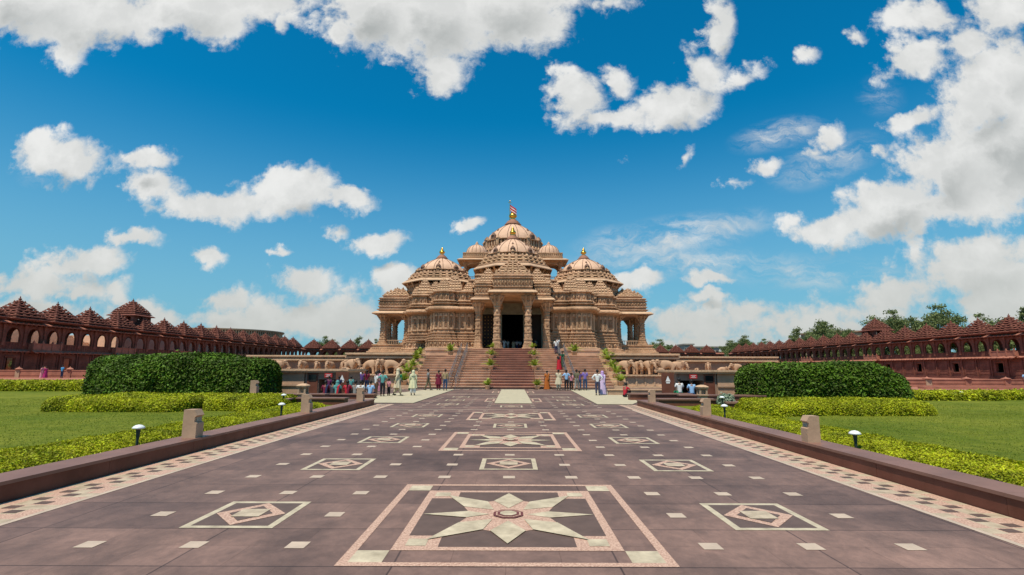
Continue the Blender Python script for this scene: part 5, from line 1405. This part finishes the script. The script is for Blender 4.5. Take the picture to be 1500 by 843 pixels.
def pants_fn(pose, loose=1.0):
    def f():
        J = joints(pose); ch = [[(J['bel'],(.12,.10)),(J['pel'],(.148,.118))]]
        for s in 'LR':
            a = Vector(J['a'+s]); k = Vector(J['k'+s]); ch.append([(J['pel'],(.148,.118)),(J['h'+s],.108),(J['k'+s],.078*loose),(tuple(k.lerp(a,.92)),.062*loose)])
        b = MB(); merge_mesh(chain_mesh(ch), b)
        return b
    return f
def shoes_fn(pose, q):
    def f():
        J = joints(pose); b = MB()
        for s in q:
            a = J['a'+s]; b.ball((a[0]*1.08,a[1]-.06,max(.035,a[2]-.055)),.05,.14,.045,10,6)
        return b
    return f
def skirt_fn(pose, top, bot, r0, r1, folds=10):
    def f():
        J = joints(pose); b = MB(); rings = []; p = J['pel']; n = 30
        zt = p[2]+top
        if pose in ('sit','squat'):
            k = [Vector(J['kL']).lerp(Vector(J['kR']),.5), Vector(J['aL']).lerp(Vector(J['aR']),.5)]
            me = chain_mesh([[(p,(.17,.15)),(tuple(k[0]),(.20,.12)),((k[1].x,k[1].y,.05),(.20,.11))]]); merge_mesh(me, b); return b
        for i in range(9):
            t = i/8; z = zt+(bot-zt)*t; r = r0+(r1-r0)*t**.8; fo = .010+.035*t
            rings.append([((r*1.15+fo*math.sin(folds*a))*math.cos(a), (r*.85+fo*math.sin(folds*a))*math.sin(a)+(.05*t if pose == 'walk' else 0), z) for a in [2*PI*q/n for q in range(n)]])
        b.loft(rings[::-1], True, True, True); return b
    return f
def hair_fn(pose, kind):
    def f():
        J = joints(pose); h = J['hd']; b = MB()
        if kind == 'scarf':
            b.ball((h[0],h[1]+.02,h[2]+.01),.112,.118,.125,16,10); b.loft([[(h[0]+.17*math.cos(a),h[1]+.03+.13*math.sin(a),h[2]-.26) for a in [2*PI*q/14 for q in range(14)]],[(h[0]+.10*math.cos(a),h[1]+.03+.10*math.sin(a),h[2]-.04) for a in [2*PI*q/14 for q in range(14)]]],False,False,True)
        else:
            b.ball((h[0],h[1]+.022,h[2]+.035),.098,.104,.098,16,10)
            if kind == 'bun': b.ball((h[0],h[1]+.13,h[2]+.0),.05,.045,.05,10,7)
            if kind == 'plait':
                b.tube((h[0],h[1]+.10,h[2]-.02),(h[0],h[1]+.14,h[2]-.22),.035,.03,8); b.tube((h[0],h[1]+.14,h[2]-.22),(h[0],h[1]+.13,h[2]-.45),.03,.012,8)
        return b
    return f
def sash_fn(pose):
    def f():   # cloth end over one shoulder, falling down the back
        J = joints(pose); z = J['che'][2]; y = J['che'][1]; b = MB(); w = .11
        pts = [(.05,-.15,-.28),(-.02,-.16,-.05),(-.10,-.13,.10),(-.13,.0,.155),(-.11,.14,.06),(-.08,.17,-.15),(-.06,.18,-.42)]
        rings = []
        for (x,yy,zz) in pts:
            rings.append([(x-w/2,y+yy,z+zz),(x+w/2,y+yy,z+zz-.01),(x+w/2,y+yy*1.12,z+zz+.012),(x-w/2,y+yy*1.12,z+zz+.02)])
        b.loft(rings); return b
    return f
def person(x, y, z, face, label, pose='stand', h=1.65, top=('white',(.62,.62,.60)), low=('black',(.02,.02,.022)), style='trousers', hair='short', long_sleeve=False, group=None):
    """face: compass-like angle in degrees, 0 = towards the camera, 180 = away"""
    o = empty('person', (x,y,z), R(face), label, 'person', group); s = h/1.7; o.scale = (s,s,s)
    ct = cloth('%s_cloth' % top[0], top[1]); cl = cloth('%s_cloth' % low[0], low[1])
    cached(('body',pose), lambda: body_builder(pose), 'body', [M['skin'], M['hair'], M['lips']], o)
    cached(('hair',pose,hair), hair_fn(pose,hair), 'hair' if hair != 'scarf' else 'headscarf', M['hair'] if hair != 'scarf' else ct, o)
    if style == 'trousers':
        cached(('shirt',pose,long_sleeve), shirt_fn(pose,long_sleeve), 'shirt', ct, o); cached(('pants',pose), pants_fn(pose), 'trousers', cl, o); [cached(('shoes',pose,q), shoes_fn(pose,q), 'shoe', M['green_metal'], o) for q in 'LR']
    elif style == 'kurta':      # long tunic over loose trousers
        cached(('shirt',pose,True), shirt_fn(pose,True), 'tunic_top', ct, o); cached(('pants',pose,1.5), pants_fn(pose,1.45), 'trousers', cl, o)
        cached(('skirt',pose,'k'), skirt_fn(pose,.12,.50,.15,.24,7), 'tunic_skirt', ct, o); [cached(('shoes',pose,q), shoes_fn(pose,q), 'shoe', M['green_metal'], o) for q in 'LR']
    elif style == 'sari':
        cached(('shirt',pose,False), shirt_fn(pose), 'blouse', ct, o); cached(('skirt',pose,'s'), skirt_fn(pose,.14,.04,.15,.24,12), 'sari_skirt', cl, o); cached(('sash',pose), sash_fn(pose), 'sari_end', cl, o)
    return o
GC = 'visitors seated on the bench wall'; GS = 'visitors standing near the stairs'; GD_ = 'visitors inside the temple doorway'
Wt=('white',(.66,.66,.64)); Cr=('cream',(.58,.50,.34)); Py=('pale_yellow',(.62,.60,.38)); Mr=('maroon',(.16,.012,.035)); Rd=('bright_red',(.42,.015,.03)); Bk=('black',(.016,.016,.02)); Nv=('navy',(.02,.03,.08)); Jn=('denim_blue',(.03,.07,.15)); Kh=('khaki_green',(.13,.12,.07)); Tn=('tan',(.32,.24,.13)); Gy=('grey',(.22,.22,.21)); Lb=('light_blue',(.26,.44,.66)); Gr=('bright_green',(.02,.22,.09)); Dg=('dark_green',(.01,.08,.04)); Pk=('pink',(.62,.26,.32)); Pu=('purple',(.13,.07,.26)); Li=('lilac',(.50,.32,.60)); Or=('orange',(.42,.12,.02)); Tl=('teal',(.10,.30,.28)); Mg=('magenta',(.42,.03,.16)); Sb=('sky_blue',(.05,.32,.62))
# standing left of the stairs
person(-6.55,34.8,.03,185,'woman in a pale yellow tunic, headscarf and white trousers on the left mat',top=Py,low=Wt,style='kurta',hair='scarf',h=1.62,group=GS)
person(-8.1,42.5,0,160,'woman in a dark navy top and green skirt left of the stairs',top=Nv,low=Dg,style='sari',hair='bun',h=1.6,group=GS)
person(-7.45,34.3,.03,100,'tall person in a long cream tunic and headscarf stepping left past the bench',pose='walk',top=Cr,low=('buff_cotton',(.50,.42,.28)),style='kurta',hair='scarf',h=1.72,group=GS)
person(-9.2,42.8,0,190,'slim person in a bright green top and dark trousers before the elephant ledge',top=Gr,low=Bk,h=1.55,hair='plait',long_sleeve=True,group=GS)
person(-8.25,33.6,0,170,'person with hands on hips in a teal checked shirt and black trousers',pose='akimbo',top=Tl,low=Bk,h=1.62,group=GS)
person(-8.75,33.9,0,130,'man in a white shirt and brown trousers beside the one with hands on hips',top=Wt,low=('brown',(.10,.06,.04)),h=1.55,group=GS)
person(-7.95,34.0,0,150,'child in a pink top beside the long cream tunic',top=Pk,low=Bk,h=1.12,group=GS)
person(-6.85,42.8,.03,115,'man in a grey shirt and khaki green trousers walking towards the stairs',pose='walk',top=Gy,low=Kh,h=1.68,group=GS)
person(-6.05,43.2,.03,180,'woman in a full maroon tunic and trousers before the left stairs',top=Mr,low=Mr,style='kurta',hair='bun',h=1.58,group=GS)
person(-5.4,42.4,.03,175,'man in a tan shirt and dark jeans beside the maroon woman',top=Tn,low=Jn,h=1.68,long_sleeve=True,group=GS)
# behind the bench
person(-12.9,44.5,0,150,'man in a white shirt and black trousers below the carved elephants',pose='lift',top=Wt,low=Bk,h=1.7,group=GS)
person(-11.6,40.6,0,200,'person in a purple top in the standing knot behind the bench, leftmost',top=Pu,low=Bk,h=1.6,group=GS)
person(-11.1,40.2,0,170,'person in a maroon top in the middle of the knot behind the bench',top=Mr,low=Nv,h=1.62,hair='plait',group=GS)
person(-10.45,41,0,190,'person in a mauve top right of the knot behind the bench',top=('mauve',(.24,.16,.28)),low=Pk,style='sari',hair='bun',h=1.62,group=GS)
person(-14.2,44.6,0,150,'man in a lilac shirt showing above the brown triangle board',top=Li,low=Nv,h=1.75,group=GS)
# seated crowd: (x, y) on the bench wall, backs to the camera
for x, y, f, top, low, st, hr, lab in (
 (-11.15,31.5,185,Mr,Nv,'sari','bun','woman in a maroon sari at the left end of the bench wall'),
 (-10.75,31.6,175,('charcoal',(.05,.045,.06)),Bk,'trousers','short','seated figure in a charcoal top between the maroon and teal ones'),
 (-10.45,31.5,180,Tl,Rd,'sari','scarf','seated woman in teal with a bright red skirt and teal scarf'),
 (-9.85,31.5,185,Rd,Mr,'sari','plait','large seated woman in bright red in the middle of the bench wall'),
 (-9.4,31.6,170,Gy,Bk,'trousers','short','seated person in grey right of the bright red woman'),
 (-9.05,31.5,190,Wt,Bk,'trousers','short','seated man in a white shirt behind the farthest left post'),
 (-8.5,31.6,170,Lb,Nv,'trousers','short','seated person in light blue at the right end of the bench wall')):
    person(x,y,-.13,f,lab,pose='sit',top=top,low=low,style=st,hair=hr,h=1.66,group=GC)
for x, y, top, hr, lab in ((-11.5,33.1,('plum',(.12,.02,.08)),'bun','woman in plum standing close behind the left end of the bench'),(-10.9,33.2,Nv,'plait','woman in navy standing close behind the charcoal one'),(-10.15,33.2,Tl,'short','short person in teal just behind the bench, before the board')):
    person(x,y,0,180,lab,top=top,low=Bk,hair=hr,h=1.28,group=GC)
# right of the stairs
person(3.0,46.0-.3,0,185,'woman in an orange sari on the lowest central step, right',top=Or,low=Or,style='sari',hair='bun',h=1.6,group=GS)
person(3.85,44.0,0,170,'man in a long cream tunic left of the light blue shirt',pose='lift',top=Cr,low=Cr,style='kurta',h=1.7,group=GS)
person(4.5,43.9,0,180,'man in a light blue shirt and black trousers right of the mat',pose='akimbo',top=Lb,low=Bk,h=1.68,group=GS)
person(4.95,44.3,.03,180,'person in a pink top and black trousers behind the light blue shirt',top=Pk,low=Bk,h=1.4,hair='plait',group=GS)
person(5.25,43.0,.03,150,'man in dark khaki at the front of the right-hand group',pose='walk',top=Kh,low=Gy,h=1.68,group=GS)
person(5.65,44.4,.03,190,'woman in a purple top and jeans, left of the two purple shirts',top=Pu,low=Jn,h=1.58,hair='bun',group=GS)
person(6.0,43.5,.03,175,'man in a violet shirt and blue jeans at the right of the group',top=('violet',(.20,.14,.42)),low=Jn,h=1.72,group=GS)
person(5.75,35.6,.03,165,'man in a white shirt and dark checked wrap beside the lilac sari',pose='akimbo',top=Wt,low=('dark_blue_grey',(.06,.06,.10)),style='trousers',h=1.68,long_sleeve=True,group=GS)
person(6.2,36.3,.03,190,'woman in a lilac and white sari with covered head',top=Li,low=('pale_lilac',(.58,.46,.66)),style='sari',hair='scarf',h=1.6,group=GS)
person(7.1,33.4,.0,120,'man in a red shirt squatting at the edge of the right mat',pose='squat',top=Rd,low=Bk,h=1.6,group=None)
stz = lambda y: 4.02*min(17,(int((y-46.3)/13.5*17)+1))/17
person(4.75,57.0,stz(57.0),10,'man in white shirt and dark trousers by the right handrail, left of two',top=Wt,low=Nv,h=1.7,group='visitors on the stairs')
person(5.05,58.2,stz(58.2),0,'man in white shirt and grey trousers by the right handrail, right of two',top=Wt,low=Gy,h=1.68,group='visitors on the stairs')
person(4.6,51.6,stz(51.6),190,'woman in a red sari climbing the right stairs',top=Bk,low=Rd,style='sari',hair='bun',h=1.6,group='visitors on the stairs')
person(5.0,52.5,stz(52.5),180,'woman in dark green climbing beside the red sari',top=Dg,low=Dg,style='sari',hair='plait',h=1.6,group='visitors on the stairs')
person(9.95,31.4,0,185,'person in a white top and green trousers in front of the right triangle board',pose='sit',top=Wt,low=Gr,h=1.75,group=None)
person(10.5,30.9,0,170,'seated person in a light blue checked shirt before the right kiosk',pose='sit',top=Lb,low=Jn,h=1.65,group=None)
# by the colonnades
person(-63.9,72,.30,60,'woman in magenta by the left colonnade parapet',top=Mg,low=Mg,style='sari',hair='bun',h=1.55,group='walkers along the colonnades')
person(-61.9,72.3,.30,170,'man in a sky blue shirt by the left colonnade parapet',top=Sb,low=Nv,h=1.75,group='walkers along the colonnades')
person(-64.7,72.4,.30,80,'slim woman in pale pink beside the magenta one',top=Pk,low=Pk,style='sari',hair='bun',h=1.6,group='walkers along the colonnades')
person(50.2,51.5,0,150,'person in a light blue shirt by the parapet at the right edge',top=Lb,low=Bk,h=1.6,group='walkers along the colonnades')
person(-1.1,68.9,4.05,0,'man in white standing inside the dark doorway, leftmost',top=Wt,low=Wt,h=1.6,group=GD_)
person(-.65,70.5,4.05,20,'man in a white shirt inside the doorway, second from left',top=Wt,low=Gy,h=1.6,group=GD_)
person(.15,71,4.05,10,'man in a cream tunic inside the doorway, middle',top=Cr,low=Wt,style='kurta',h=1.6,group=GD_)
person(.6,69.9,4.05,-20,'person in pale grey inside the doorway, right of the middle',top=('pale_grey',(.45,.45,.44)),low=Nv,h=1.55,group=GD_)
person(1.05,71.2,4.05,0,'man in white inside the doorway, rightmost of the main opening',top=Wt,low=Nv,h=1.6,group=GD_)
person(3.1,69.0,4.05,30,'person in grey standing before the right temple door',top=Gy,low=Bk,h=1.6,group=GD_)
